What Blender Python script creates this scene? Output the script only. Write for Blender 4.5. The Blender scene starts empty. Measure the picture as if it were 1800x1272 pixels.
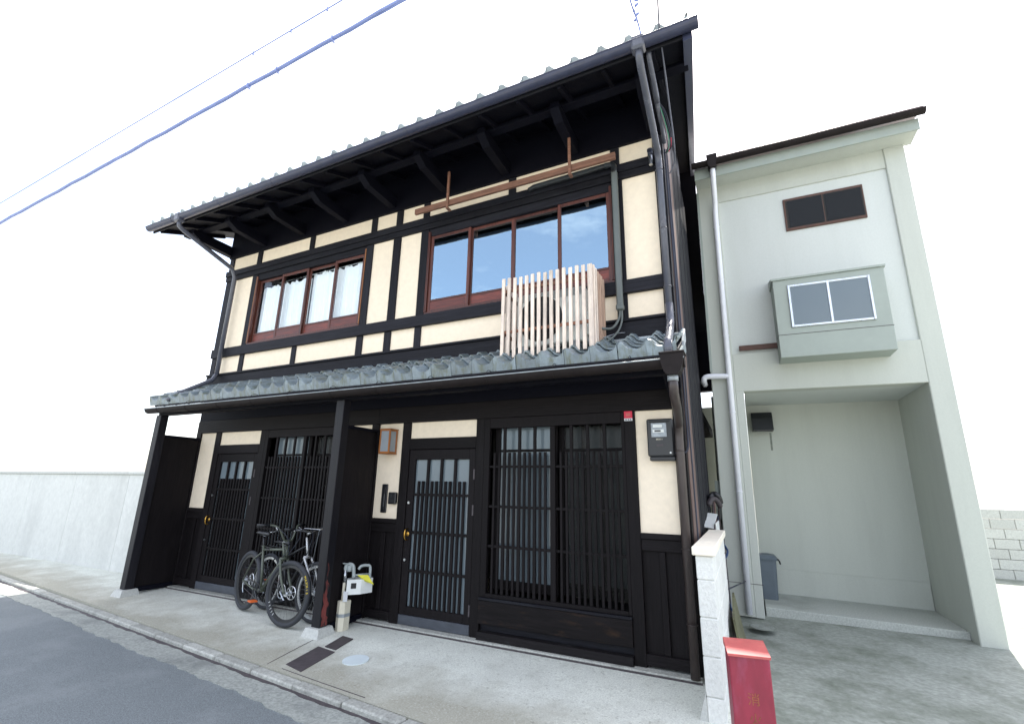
import bpy, bmesh, math, random
from mathutils import Vector, Matrix
R = math.radians
rnd = random.Random(7)
scene = bpy.context.scene

# ------------------------------------------------------------------ camera
YAW, PITCH, ROLL = R(-25.985), R(15.016), R(1.058)
cam_d = bpy.data.cameras.new('camera')
cam_d.sensor_width = 36.0
cam_d.lens = 824.93 / 1800 * 36
cam_d.clip_start = 0.05
cam_d.clip_end = 2000
cam = bpy.data.objects.new('camera', cam_d)
scene.collection.objects.link(cam)
fw = Vector((math.sin(YAW) * math.cos(PITCH), math.cos(YAW) * math.cos(PITCH), math.sin(PITCH)))
rt = Vector((math.cos(YAW), -math.sin(YAW), 0))
up = rt.cross(fw)
r2 = rt * math.cos(ROLL) + up * math.sin(ROLL)
u2 = -rt * math.sin(ROLL) + up * math.cos(ROLL)
mw = Matrix((r2, u2, -fw)).transposed().to_4x4()
mw.translation = (0, -5, 1.6)
cam.matrix_world = mw
scene.camera = cam

# ------------------------------------------------------------------ sky, sun, exposure
SUN_EL, SUN_AZ = R(58), R(14)          # behind the house, so the street front is in shade
world = bpy.data.worlds.new('World')
scene.world = world
world.use_nodes = True
wn, wl = world.node_tree.nodes, world.node_tree.links
wn.clear()
w_out = wn.new('ShaderNodeOutputWorld')
w_bg = wn.new('ShaderNodeBackground')
w_sky = wn.new('ShaderNodeTexSky')
w_sky.sky_type = 'NISHITA'
w_sky.sun_disc = False
w_sky.sun_elevation = SUN_EL
w_sky.sun_rotation = SUN_AZ
w_sky.air_density = 1.0
w_sky.dust_density = 2.5
w_sky.ozone_density = 1.5
w_bg.inputs['Strength'].default_value = 0.13
# thin broken cloud over the whole sky
w_tc = wn.new('ShaderNodeTexCoord')
w_map = wn.new('ShaderNodeMapping')
w_map.inputs['Scale'].default_value = (1.2, 1.2, 3.2)
w_map.inputs['Location'].default_value = (0.35, 0.1, 0.0)
w_noi = wn.new('ShaderNodeTexNoise')
w_noi.inputs['Scale'].default_value = 1.9
w_noi.inputs['Detail'].default_value = 8
w_noi.inputs['Roughness'].default_value = 0.6
w_rmp = wn.new('ShaderNodeMapRange')
w_rmp.inputs['From Min'].default_value = 0.46
w_rmp.inputs['From Max'].default_value = 0.78
w_rmp.inputs['To Min'].default_value = 0.14
w_rmp.inputs['To Max'].default_value = 0.8
w_mix = wn.new('ShaderNodeMixRGB')
w_mix.inputs['Color2'].default_value = (9.9, 9.3, 8.6, 1)
wl.new(w_tc.outputs['Generated'], w_map.inputs['Vector'])
wl.new(w_map.outputs['Vector'], w_noi.inputs['Vector'])
wl.new(w_noi.outputs['Fac'], w_rmp.inputs['Value'])
wl.new(w_rmp.outputs['Result'], w_mix.inputs['Fac'])
wl.new(w_sky.outputs['Color'], w_mix.inputs['Color1'])
wl.new(w_mix.outputs['Color'], w_bg.inputs['Color'])
wl.new(w_bg.outputs['Background'], w_out.inputs['Surface'])

sun_d = bpy.data.lights.new('sun', 'SUN')
sun_d.energy = 3.5
sun_d.angle = R(0.53)
sun_d.color = (1.0, 0.95, 0.87)
sun = bpy.data.objects.new('sun', sun_d)
scene.collection.objects.link(sun)
sdir = Vector((math.sin(SUN_AZ) * math.cos(SUN_EL), math.cos(SUN_AZ) * math.cos(SUN_EL), math.sin(SUN_EL)))
sun.rotation_euler = sdir.to_track_quat('Z', 'Y').to_euler()
sun.location = sdir * 60

vs = scene.view_settings
vs.view_transform = 'Standard'
vs.look = 'None'
vs.exposure = 1.75
vs.gamma = 1.0
vs.use_curve_mapping = False
scene.cycles.use_denoising = True
scene.cycles.max_bounces = 8
scene.cycles.diffuse_bounces = 4
scene.cycles.transparent_max_bounces = 12
scene.cycles.sample_clamp_indirect = 8

# ------------------------------------------------------------------ materials
MATS = {}
def mat(name, col, rough=0.6, metal=0.0, var=0.25, scale=(6, 6, 6), patch=0.0, patch_col=None, patch_scale=1.5,
        bump=0.15, detail=6, spec=0.5, rvar=0.15, patch_lo=0.5, patch_hi=0.7, bdist=0.01, pstretch=(1, 1, 1)):
    if name in MATS: return MATS[name]
    m = bpy.data.materials.new(name); m.use_nodes = True
    n, l = m.node_tree.nodes, m.node_tree.links
    b = n['Principled BSDF']
    b.inputs['Metallic'].default_value = metal
    b.inputs['Specular IOR Level'].default_value = spec
    tc = n.new('ShaderNodeTexCoord'); oi = n.new('ShaderNodeObjectInfo')
    mul = n.new('ShaderNodeMath'); mul.operation = 'MULTIPLY'; mul.inputs[1].default_value = 37.0
    l.new(oi.outputs['Random'], mul.inputs[0])
    add = n.new('ShaderNodeVectorMath'); add.operation = 'ADD'
    l.new(tc.outputs['Object'], add.inputs[0]); l.new(mul.outputs[0], add.inputs[1])
    mp = n.new('ShaderNodeMapping'); mp.inputs['Scale'].default_value = scale
    l.new(add.outputs[0], mp.inputs['Vector'])
    no = n.new('ShaderNodeTexNoise'); no.inputs['Scale'].default_value = 1.0
    no.inputs['Detail'].default_value = detail; no.inputs['Roughness'].default_value = 0.65
    l.new(mp.outputs[0], no.inputs['Vector'])
    mx = n.new('ShaderNodeMixRGB')
    mx.inputs['Color1'].default_value = tuple(max(0, c * (1 - var)) for c in col) + (1,)
    mx.inputs['Color2'].default_value = tuple(min(1, c * (1 + var)) for c in col) + (1,)
    rr = n.new('ShaderNodeMapRange'); rr.inputs['From Min'].default_value = 0.3; rr.inputs['From Max'].default_value = 0.7
    l.new(no.outputs['Fac'], rr.inputs['Value']); l.new(rr.outputs[0], mx.inputs['Fac'])
    colout = mx.outputs[0]
    # a small tone difference from piece to piece
    hv = n.new('ShaderNodeHueSaturation')
    vr = n.new('ShaderNodeMapRange'); vr.inputs['To Min'].default_value = 1 - var * 0.5; vr.inputs['To Max'].default_value = 1 + var * 0.5
    l.new(oi.outputs['Random'], vr.inputs['Value']); l.new(vr.outputs[0], hv.inputs['Value'])
    l.new(colout, hv.inputs['Color']); colout = hv.outputs[0]
    if patch > 0:
        mp2 = n.new('ShaderNodeMapping'); mp2.inputs['Scale'].default_value = tuple(patch_scale * s for s in pstretch)
        l.new(add.outputs[0], mp2.inputs['Vector'])
        n2 = n.new('ShaderNodeTexNoise'); n2.inputs['Scale'].default_value = 1; n2.inputs['Detail'].default_value = 8
        n2.inputs['Roughness'].default_value = 0.7
        l.new(mp2.outputs[0], n2.inputs['Vector'])
        r2_ = n.new('ShaderNodeMapRange'); r2_.inputs['From Min'].default_value = patch_lo; r2_.inputs['From Max'].default_value = patch_hi
        r2_.inputs['To Max'].default_value = patch
        l.new(n2.outputs['Fac'], r2_.inputs['Value'])
        m2 = n.new('ShaderNodeMixRGB'); m2.inputs['Color2'].default_value = tuple(patch_col) + (1,)
        l.new(r2_.outputs[0], m2.inputs['Fac']); l.new(colout, m2.inputs['Color1']); colout = m2.outputs[0]
    l.new(colout, b.inputs['Base Color'])
    ro = n.new('ShaderNodeMapRange'); ro.inputs['To Min'].default_value = max(0.02, rough - rvar); ro.inputs['To Max'].default_value = min(1, rough + rvar)
    l.new(no.outputs['Fac'], ro.inputs['Value']); l.new(ro.outputs[0], b.inputs['Roughness'])
    if bump > 0:
        bp = n.new('ShaderNodeBump'); bp.inputs['Strength'].default_value = bump; bp.inputs['Distance'].default_value = bdist
        l.new(no.outputs['Fac'], bp.inputs['Height']); l.new(bp.outputs[0], b.inputs['Normal'])
    MATS[name] = m
    return m

def glass_mat(name, tint, ior, rough=0.0, frost=None, base=0.0, gcol=(1, 1, 1)):
    m = bpy.data.materials.new(name); m.use_nodes = True
    n, l = m.node_tree.nodes, m.node_tree.links
    n.remove(n['Principled BSDF'])
    out = n['Material Output']
    g = n.new('ShaderNodeBsdfGlossy'); g.inputs['Roughness'].default_value = rough; g.inputs['Color'].default_value = tuple(gcol) + (1,)
    t = n.new('ShaderNodeBsdfTransparent'); t.inputs['Color'].default_value = tint + (1,)
    under = t
    if frost:
        d = n.new('ShaderNodeBsdfDiffuse'); d.inputs['Color'].default_value = frost + (1,)
        mm = n.new('ShaderNodeMixShader'); mm.inputs[0].default_value = 0.8
        l.new(t.outputs[0], mm.inputs[1]); l.new(d.outputs[0], mm.inputs[2]); under = mm
    fr = n.new('ShaderNodeFresnel'); fr.inputs['IOR'].default_value = ior
    # very slight waviness of old panes
    tc = n.new('ShaderNodeTexCoord'); no = n.new('ShaderNodeTexNoise'); no.inputs['Scale'].default_value = 1.6
    bp = n.new('ShaderNodeBump'); bp.inputs['Strength'].default_value = 0.05; bp.inputs['Distance'].default_value = 0.02
    l.new(tc.outputs['Object'], no.inputs['Vector']); l.new(no.outputs['Fac'], bp.inputs['Height']); l.new(bp.outputs[0], g.inputs['Normal'])
    geo = n.new('ShaderNodeNewGeometry'); inv = n.new('ShaderNodeMath'); inv.operation = 'SUBTRACT'; inv.inputs[0].default_value = 1.0
    l.new(geo.outputs['Backfacing'], inv.inputs[1])
    mu = n.new('ShaderNodeMath'); mu.operation = 'MULTIPLY'; l.new(inv.outputs[0], mu.inputs[0])
    mx = n.new('ShaderNodeMixShader')
    if base:
        ad = n.new('ShaderNodeMath'); ad.operation = 'ADD'; ad.inputs[1].default_value = base; ad.use_clamp = True
        l.new(fr.outputs[0], ad.inputs[0]); l.new(ad.outputs[0], mu.inputs[1])
    else:
        l.new(fr.outputs[0], mu.inputs[1])
    l.new(mu.outputs[0], mx.inputs[0])
    l.new(under.outputs[0], mx.inputs[1]); l.new(g.outputs[0], mx.inputs[2])
    l.new(mx.outputs[0], out.inputs['Surface'])
    MATS[name] = m
    return m

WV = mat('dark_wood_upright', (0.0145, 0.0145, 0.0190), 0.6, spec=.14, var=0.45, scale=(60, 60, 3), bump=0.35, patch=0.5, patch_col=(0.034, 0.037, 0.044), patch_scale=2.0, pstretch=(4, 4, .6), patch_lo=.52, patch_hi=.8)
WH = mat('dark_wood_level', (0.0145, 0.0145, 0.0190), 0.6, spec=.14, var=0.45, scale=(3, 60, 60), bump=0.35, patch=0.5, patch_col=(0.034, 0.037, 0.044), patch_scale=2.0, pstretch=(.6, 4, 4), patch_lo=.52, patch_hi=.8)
WGV = mat('shaded_brown_wood_upright', (0.0080, 0.0064, 0.0072), 0.6, spec=.14, var=0.45, scale=(60, 60, 3), bump=0.35, patch=0.5, patch_col=(0.020, 0.017, 0.018), patch_scale=2.0, pstretch=(4, 4, .6), patch_lo=.52, patch_hi=.8)  # browner wood, also darkened: shade under the lower roof put into the colour
WGH = mat('shaded_brown_wood_level', (0.0080, 0.0064, 0.0072), 0.6, spec=.14, var=0.45, scale=(3, 60, 60), bump=0.35, patch=0.5, patch_col=(0.020, 0.017, 0.018), patch_scale=2.0, pstretch=(.6, 4, 4), patch_lo=.52, patch_hi=.8)
WD = mat('dark_wood_crosswise', (0.0038, 0.0040, 0.0085), 0.65, spec=.12, var=0.4, scale=(60, 3, 60), bump=0.3)  # eaves shade and blue fringing put into a darker, bluer wood colour
WSLAT = mat('lattice_wood', (0.0085, 0.0068, 0.0076), 0.6, spec=.14, var=0.4, scale=(60, 60, 3), bump=0.25)
WBOARD = mat('worn_brown_board', (0.010, 0.0078, 0.0085), 0.6, spec=.14, var=0.5, scale=(3, 50, 40), bump=0.3, patch=0.7, patch_col=(0.04, 0.022, 0.013), patch_scale=5, pstretch=(.8, 1, 3), patch_lo=.55, patch_hi=.7)
WPOST = mat('post_wood_peeling', (0.009, 0.0085, 0.012), 0.5, spec=.3, var=0.4, scale=(60, 60, 3), bump=0.3)
SILLW = mat('dusty_sill_wood', (0.008, 0.0066, 0.0075), 0.65, spec=.2, var=0.5, scale=(3, 50, 40), bump=0.3, patch=0.8, patch_col=(0.055, 0.06, 0.062), patch_scale=6, pstretch=(.5, 2, 2), patch_lo=.55, patch_hi=.75)
SLATB = mat('browner_side_slat', (0.46, 0.31, 0.23), 0.8, var=0.3, scale=(40, 40, 4), bump=0.3)
REDPEEL = mat('peeled_red_wood', (0.15, 0.030, 0.026), 0.6, var=0.4, scale=(50, 50, 6), bump=0.4, patch=1.0, patch_col=(0.010, 0.009, 0.011), patch_scale=11, pstretch=(1, 1.6, .55), patch_lo=.50, patch_hi=.56)
PLA = mat('cream_plaster', (0.86, 0.745, 0.59), 0.9, var=0.05, scale=(14, 14, 14), bump=0.05, spec=0.2, patch=0.16, patch_col=(0.76, 0.65, 0.52), patch_scale=1.2, pstretch=(2, 1, .5), patch_lo=.5, patch_hi=.85)
SASH = mat('red_brown_sash_wood', (0.085, 0.024, 0.015), 0.4, var=0.45, scale=(40, 40, 4), bump=0.2)
SASHP = mat('red_brown_panel_wood', (0.13, 0.028, 0.018), 0.42, var=0.5, scale=(5, 30, 40), bump=0.2)
JAMB = mat('orange_jamb_wood', (0.34, 0.14, 0.05), 0.5, var=0.3, scale=(40, 40, 4))
BAR = mat('weathered_brown_bar', (0.20, 0.095, 0.06), 0.7, var=0.45, scale=(4, 50, 50), bump=0.3)
SLATW = mat('weathered_pale_slat', (0.72, 0.61, 0.52), 0.8, var=0.3, scale=(40, 40, 4), bump=0.3, patch=0.7, patch_col=(0.45, 0.38, 0.35), patch_scale=5, pstretch=(1.5, 1.5, .7), patch_lo=.52, patch_hi=.72)
LANW = mat('orange_lantern_wood', (0.33, 0.115, 0.025), 0.45, var=0.25, scale=(40, 40, 6))
TILE = mat('grey_roof_tile', (0.185, 0.228, 0.255), 0.33, var=0.3, scale=(9, 9, 9), bump=0.1, patch=0.75, patch_col=(0.095, 0.105, 0.05), patch_scale=9, pstretch=(1.8, .5, .5), patch_lo=.48, patch_hi=.66)
TILE2 = mat('pale_upper_tile', (0.25, 0.29, 0.30), 0.4, var=0.2, scale=(9, 9, 9), bump=0.1)
GUT = mat('dark_gutter', (0.018, 0.0145, 0.0145), 0.55, spec=.10, var=0.2, scale=(8, 8, 8), bump=0.03)
GUTB = mat('blue_grey_gutter', (0.035, 0.040, 0.075), 0.35, var=0.2, scale=(8, 8, 8), bump=0.03)
PIPEG = mat('grey_downpipe', (0.085, 0.09, 0.115), 0.24, var=0.15, scale=(10, 10, 4), bump=0.03)
PIPEB = mat('brown_downpipe', (0.040, 0.030, 0.028), 0.38, var=0.25, scale=(10, 10, 4), bump=0.04)
DUCT = mat('grey_duct_cover', (0.11, 0.125, 0.12), 0.45, var=0.12, scale=(10, 10, 4), bump=0.02)
DUCTB = mat('black_duct_cover', (0.018, 0.02, 0.022), 0.4, var=0.2, bump=0.02)
LEAD = mat('lead_flashing', (0.30, 0.33, 0.35), 0.45, var=0.2, bump=0.05, metal=0.3)
STEEL = mat('steel', (0.45, 0.47, 0.5), 0.3, metal=1.0, var=0.15, bump=0.03)
BRASS = mat('brass', (0.62, 0.36, 0.08), 0.3, metal=1.0, var=0.15, bump=0.03)
IRON = mat('rusty_iron_plate', (0.060, 0.050, 0.054), 0.65, var=0.35, scale=(25, 25, 25), bump=0.3)
KICK = mat('grey_kick_plate', (0.060, 0.068, 0.085), 0.45, var=0.2, scale=(8, 20, 20), bump=0.04)
CONC = mat('concrete_pavement', (0.40, 0.42, 0.39), 0.9, var=0.22, scale=(55, 55, 55), bump=0.25, bdist=.006, spec=0.2, patch=0.75, patch_col=(0.20, 0.21, 0.18), patch_scale=0.75, patch_lo=.5, patch_hi=.72)
CONC2 = mat('driveway_concrete', (0.26, 0.28, 0.25), 0.85, var=0.25, scale=(20, 20, 20), bump=0.2, spec=0.25, patch=0.8, patch_col=(0.10, 0.12, 0.085), patch_scale=1.6, patch_lo=.45, patch_hi=.7)
KERB = mat('kerb_stone', (0.40, 0.405, 0.37), 0.9, var=0.3, scale=(45, 45, 45), bump=0.4, bdist=.01, spec=0.2, patch=0.6, patch_col=(0.15, 0.15, 0.14), patch_scale=5)
GUTC = mat('gutter_concrete', (0.30, 0.315, 0.29), 0.9, var=0.3, scale=(40, 40, 40), bump=0.35, bdist=.008, spec=0.2, patch=0.6, patch_col=(0.13, 0.14, 0.14), patch_scale=2.2)
ASPH = mat('asphalt', (0.235, 0.262, 0.270), 0.9, var=0.5, scale=(120, 120, 120), bump=0.5, bdist=.006, spec=0.25, patch=0.4, patch_col=(0.29, 0.31, 0.31), patch_scale=1.4)
DIRT = mat('pale_ground', (0.36, 0.34, 0.30), 0.95, var=0.2, scale=(1.5, 1.5, 1.5), bump=0.1)
STONE = mat('pale_stone', (0.52, 0.53, 0.50), 0.85, var=0.15, scale=(40, 40, 40), bump=0.25)
BLOCK = mat('white_textured_block', (0.74, 0.745, 0.71), 0.9, var=0.10, scale=(45, 45, 30), bump=0.9, bdist=.012, spec=0.2)
CAP = mat('cream_coping', (0.84, 0.78, 0.66), 0.75, var=0.06, scale=(30, 30, 30), bump=0.1)
NWALL = mat('pale_green_render', (0.53, 0.555, 0.505), 0.85, var=0.04, scale=(60, 60, 60), bump=0.12, spec=0.2, patch=0.35, patch_col=(0.40, 0.42, 0.38), patch_scale=.9, pstretch=(3.2, 3.2, .35), patch_lo=.45, patch_hi=.75)
NWALL2 = mat('pale_panel_render', (0.60, 0.63, 0.605), 0.85, var=0.04, scale=(60, 60, 60), bump=0.12, spec=0.2, patch=0.3, patch_col=(0.50, 0.53, 0.49), patch_scale=.9, pstretch=(3.2, 3.2, .35), patch_lo=.45, patch_hi=.75)
NPIPE = mat('pale_blue_pvc', (0.84, 0.86, 0.92), 0.4, var=0.05, bump=0.02)
NBRN = mat('brown_trim', (0.10, 0.045, 0.03), 0.6, var=0.4, scale=(20, 50, 50), bump=0.2)
BAY = mat('grey_green_bay', (0.34, 0.385, 0.35), 0.6, var=0.05, bump=0.04)
PINKR = mat('brown_metal_roof', (0.16, 0.11, 0.115), 0.45, var=0.15, bump=0.03)
WHITE = mat('white_plastic', (0.72, 0.74, 0.72), 0.45, var=0.05, bump=0.02)
ACW = mat('ac_white', (0.66, 0.69, 0.66), 0.45, var=0.06, bump=0.02)
CREAMB = mat('cream_metal', (0.66, 0.62, 0.50), 0.5, var=0.08, bump=0.05)
BLACK = mat('black_plastic', (0.010, 0.011, 0.014), 0.35, var=0.2, bump=0.03)
METERB = mat('dark_meter_case', (0.020, 0.021, 0.023), 0.4, var=0.15, bump=0.03)
RUB = mat('rubber', (0.030, 0.033, 0.040), 0.7, var=0.2, scale=(40, 40, 40), bump=0.2)
OLIVE = mat('olive_paint', (0.085, 0.098, 0.075), 0.35, var=0.1, bump=0.02)
SILV = mat('brushed_alloy', (0.62, 0.64, 0.66), 0.3, metal=0.9, var=0.1, bump=0.02)
CHROME = mat('pale_fork', (0.62, 0.63, 0.64), 0.3, metal=0.5, var=0.1, bump=0.02)
YEL = mat('yellow_tag', (0.72, 0.68, 0.06), 0.6, var=0.1, bump=0.02)
YELP = mat('yellow_print', (0.75, 0.55, 0.05), 0.6, var=0.05, bump=0)
WHP = mat('white_print', (0.7, 0.72, 0.74), 0.6, var=0.05, bump=0)
REDB = mat('faded_red_paint', (0.23, 0.018, 0.040), 0.45, var=0.25, scale=(5, 5, 2.5), bump=0.08, patch=0.75, patch_col=(0.34, 0.085, 0.16), patch_scale=4, pstretch=(1.5, 1.5, .5), patch_lo=.5, patch_hi=.75)
REDT = mat('sky_lit_red_lid', (0.50, 0.10, 0.095), 0.5, var=0.18, scale=(7, 7, 7), bump=0.08, patch=0.6, patch_col=(0.55, 0.16, 0.13), patch_scale=6)  # paler than the body: skylight on the lid put into the colour
GOLD = mat('worn_gold_print', (0.27, 0.075, 0.035), 0.6, var=0.3, scale=(60, 60, 60), bump=0)
REDP = mat('red_plate', (0.62, 0.02, 0.06), 0.5, var=0.1, bump=0.02)
ORANGE = mat('orange_pedal', (0.7, 0.13, 0.02), 0.5, var=0.1, bump=0)
BINB = mat('blue_grey_bin', (0.10, 0.125, 0.15), 0.5, var=0.1, bump=0.05)
HOSEB = mat('blue_hose', (0.02, 0.05, 0.14), 0.4, var=0.1, bump=0)
CAB = mat('cable_sheath', (0.19, 0.24, 0.48), 0.6, var=0.1, bump=0)  # paler and bluer than a dark cable: sky glare put into the colour
CABK = mat('black_cable', (0.018, 0.022, 0.04), 0.5, var=0.1, bump=0)
CABG = mat('green_cable', (0.04, 0.22, 0.13), 0.5, var=0.1, bump=0)
CABR = mat('pink_cable', (0.55, 0.08, 0.12), 0.5, var=0.1, bump=0)
CURT = mat('white_curtain', (0.90, 0.93, 0.93), 0.9, var=0.04, bump=0.05)
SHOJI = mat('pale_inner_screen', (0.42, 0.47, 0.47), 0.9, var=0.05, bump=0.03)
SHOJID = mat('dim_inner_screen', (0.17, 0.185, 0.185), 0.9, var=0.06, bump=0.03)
DARK = mat('dark_room', (0.03, 0.028, 0.026), 0.8, var=0.2, bump=0)
GARDW = mat('garden_wall_render', (0.62, 0.63, 0.60), 0.9, var=0.08, scale=(12, 12, 12), bump=0.15, patch=0.4, patch_col=(0.42, 0.43, 0.41), patch_scale=.7, pstretch=(1.5, 1.5, .4))
BROWNM = mat('brown_sheet_metal', (0.12, 0.075, 0.064), 0.6, var=0.3, scale=(12, 12, 2), bump=0.08)
LIDP = mat('pale_blue_cover', (0.62, 0.70, 0.72), 0.6, var=0.05, bump=0.03)
LED = mat('meter_glass', (0.30, 0.33, 0.36), 0.15, var=0.3, scale=(30, 30, 30), bump=0)
GLW = glass_mat('upstairs_glass', (0.75, 0.8, 0.82), 1.9, base=0.38, gcol=(0.62, 0.85, 1.0))  # blue of the reflected sky put into the glossy tint
GLC = glass_mat('curtained_glass', (0.97, 0.99, 1.0), 1.6)
GLF = glass_mat('frosted_glass', (0.8, 0.85, 0.88), 1.5, rough=0.12, frost=(0.19, 0.235, 0.265))
GLD = glass_mat('dim_glass', (0.55, 0.58, 0.59), 1.35, rough=0.35)

# ------------------------------------------------------------------ mesh helpers
COL = scene.collection
W0 = {}                                   # unrotated world position of each parent
def link(o, parent=None, loc=(0, 0, 0)):
    COL.objects.link(o)
    loc = Vector(loc)
    W0[o.name] = loc.copy()
    if parent is not None:
        o.parent = parent
        o.location = loc - W0[parent.name]
    else:
        o.location = loc
    return o
def tag(o, label, cat=None, group=None):
    o['label'] = label
    if cat: o['category'] = cat
    if group: o['group'] = group
    return o
def thing(name, label, cat, loc=(0, 0, 0), group=None):
    o = bpy.data.objects.new(name, None)
    o.empty_display_size = 0.1
    link(o, None, loc)
    return tag(o, label, cat, group)
def struct(o):
    o['kind'] = 'structure'; return o
def raw(name, verts, faces, m, parent=None, loc=(0, 0, 0), smooth=False, rot=None):
    me = bpy.data.meshes.new(name)
    me.from_pydata([tuple(v) for v in verts], [], faces)
    me.materials.append(m)
    if smooth:
        for p in me.polygons: p.use_smooth = True
    o = bpy.data.objects.new(name, me)
    link(o, parent, loc)
    if rot: o.rotation_euler = rot
    return o
def fixn(me):
    bm = bmesh.new(); bm.from_mesh(me); bmesh.ops.recalc_face_normals(bm, faces=bm.faces); bm.to_mesh(me); bm.free()
BOXC = {}
def boxmesh(sx, sy, sz, c, m):
    key = (round(sx, 4), round(sy, 4), round(sz, 4), c, m.name)
    if key in BOXC: return BOXC[key]
    me = bpy.data.meshes.new('box')
    bm = bmesh.new()
    bmesh.ops.create_cube(bm, size=1)
    bmesh.ops.scale(bm, vec=(sx, sy, sz), verts=bm.verts)
    if c > 0:
        bmesh.ops.bevel(bm, geom=bm.edges[:], offset=min(c, min(sx, sy, sz) * .3), segments=1, affect='EDGES')
    bm.to_mesh(me); bm.free()
    me.materials.append(m)
    BOXC[key] = me
    return me
def B(name, parent, m, x0, x1, y0, y1, z0, z1, c=0.004, rot=None):
    me = boxmesh(abs(x1 - x0), abs(y1 - y0), abs(z1 - z0), c, m)
    o = bpy.data.objects.new(name, me)
    link(o, parent, ((x0 + x1) / 2, (y0 + y1) / 2, (z0 + z1) / 2))
    if rot: o.rotation_euler = rot
    return o
def tubev(pts, r, n=8, closed=False, caps=True):
    """verts, faces of a swept tube; r is a number or a list"""
    pts = [Vector(p) for p in pts]
    k = len(pts); V = []; F = []
    rr = r if isinstance(r, (list, tuple)) else [r] * k
    ref = None
    for i, p in enumerate(pts):
        if closed: t = pts[(i + 1) % k] - pts[i - 1]
        else: t = pts[min(i + 1, k - 1)] - pts[max(i - 1, 0)]
        t.normalize()
        if ref is None:
            ref = Vector((0, 0, 1)) if abs(t.z) < .9 else Vector((1, 0, 0))
        a = t.cross(ref).normalized(); b = t.cross(a).normalized(); ref = -b if False else ref
        for j in range(n):
            th = 2 * math.pi * j / n
            V.append(p + (a * math.cos(th) + b * math.sin(th)) * rr[i])
    m_ = k if closed else k - 1
    for i in range(m_):
        i2 = (i + 1) % k
        for j in range(n):
            j2 = (j + 1) % n
            F.append((i * n + j, i * n + j2, i2 * n + j2, i2 * n + j))
    if caps and not closed:
        F.append(tuple(range(n - 1, -1, -1))); F.append(tuple((k - 1) * n + j for j in range(n)))
    return V, F
def T(name, parent, m, pts, r, n=8, closed=False, smooth=True):
    V, F = tubev(pts, r, n, closed)
    o0 = Vector(pts[0])
    o = raw(name, [v - o0 for v in V], F, m, parent, o0, smooth)
    fixn(o.data)
    return o
class MB:
    """collects several shapes into ONE part"""
    def __init__(s): s.V = []; s.F = []
    def add(s, V, F):
        k = len(s.V); s.V += [Vector(v) for v in V]; s.F += [tuple(i + k for i in f) for f in F]; return s
    def tube(s, pts, r, n=8, closed=False): return s.add(*tubev(pts, r, n, closed))
    def box(s, x0, x1, y0, y1, z0, z1):
        V = [(x, y, z) for x in (x0, x1) for y in (y0, y1) for z in (z0, z1)]
        return s.add(V, [(0, 1, 3, 2), (4, 6, 7, 5), (0, 4, 5, 1), (2, 3, 7, 6), (0, 2, 6, 4), (1, 5, 7, 3)])
    def ring(s, c, ax, r, tr, n=32, k=6):
        c = Vector(c); ax = Vector(ax).normalized()
        a = ax.cross(Vector((0, 0, 1)) if abs(ax.z) < .9 else Vector((1, 0, 0))).normalized(); b = ax.cross(a)
        V = []; F = []
        for i in range(n):
            th = 2 * math.pi * i / n; d = a * math.cos(th) + b * math.sin(th)
            for j in range(k):
                ph = 2 * math.pi * j / k
                V.append(c + d * (r + tr * math.cos(ph)) + ax * tr * math.sin(ph))
        for i in range(n):
            for j in range(k):
                F.append((i * k + j, ((i + 1) % n) * k + j, ((i + 1) % n) * k + (j + 1) % k, i * k + (j + 1) % k))
        return s.add(V, F)
    def disc(s, c, ax, r, h, n=20, r1=None):
        c = Vector(c); ax = Vector(ax).normalized()
        return s.add(*tubev([c - ax * h / 2, c + ax * h / 2], [r, r if r1 is None else r1], n))
    def build(s, name, m, parent=None, loc=(0, 0, 0), smooth=False):
        loc = Vector(loc)
        o = raw(name, [v - loc for v in s.V], s.F, m, parent, loc, smooth)
        fixn(o.data); return o
def prism(name, parent, m, prof, axis, a0, a1, c=0.0):
    """profile (list of 2-D points) extruded along an axis: 'x' -> (y,z), 'y' -> (x,z), 'z' -> (x,y)"""
    V = []
    for a in (a0, a1):
        for p, q in prof:
            V.append({'x': (a, p, q), 'y': (p, a, q), 'z': (p, q, a)}[axis])
    k = len(prof)
    F = [tuple(range(k)), tuple(range(2 * k - 1, k - 1, -1))] + [(i, (i + 1) % k, k + (i + 1) % k, k + i) for i in range(k)]
    ctr = sum((Vector(v) for v in V), Vector()) / len(V)
    o = raw(name, [Vector(v) - ctr for v in V], F, m, parent, ctr)
    fixn(o.data)
    return o
def text(name, body, size, m, parent, loc, rot, depth=0.0015, align='CENTER'):
    cu = bpy.data.curves.new(name, 'FONT'); cu.body = body; cu.size = size; cu.extrude = depth; cu.align_x = align; cu.align_y = 'CENTER'
    tmp = bpy.data.objects.new('tmp', cu); COL.objects.link(tmp)
    dg = bpy.context.evaluated_depsgraph_get()
    me = bpy.data.meshes.new_from_object(tmp.evaluated_get(dg))
    bpy.data.objects.remove(tmp); bpy.data.curves.remove(cu)
    me.materials.clear(); me.materials.append(m)
    o = bpy.data.objects.new(name, me)
    link(o, parent, loc); o.rotation_euler = rot
    return o
def smoothpath(pts, k=6):
    """Catmull-Rom through the points"""
    P = [Vector(p) for p in pts]; P = [P[0]] + P + [P[-1]]; out = []
    for i in range(1, len(P) - 2):
        for j in range(k):
            t = j / k
            out.append(0.5 * ((2 * P[i]) + (P[i + 1] - P[i - 1]) * t + (2 * P[i - 1] - 5 * P[i] + 4 * P[i + 1] - P[i + 2]) * t * t + (3 * P[i] - P[i - 1] - 3 * P[i + 1] + P[i + 2]) * t ** 3))
    out.append(P[-2]); return out

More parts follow.
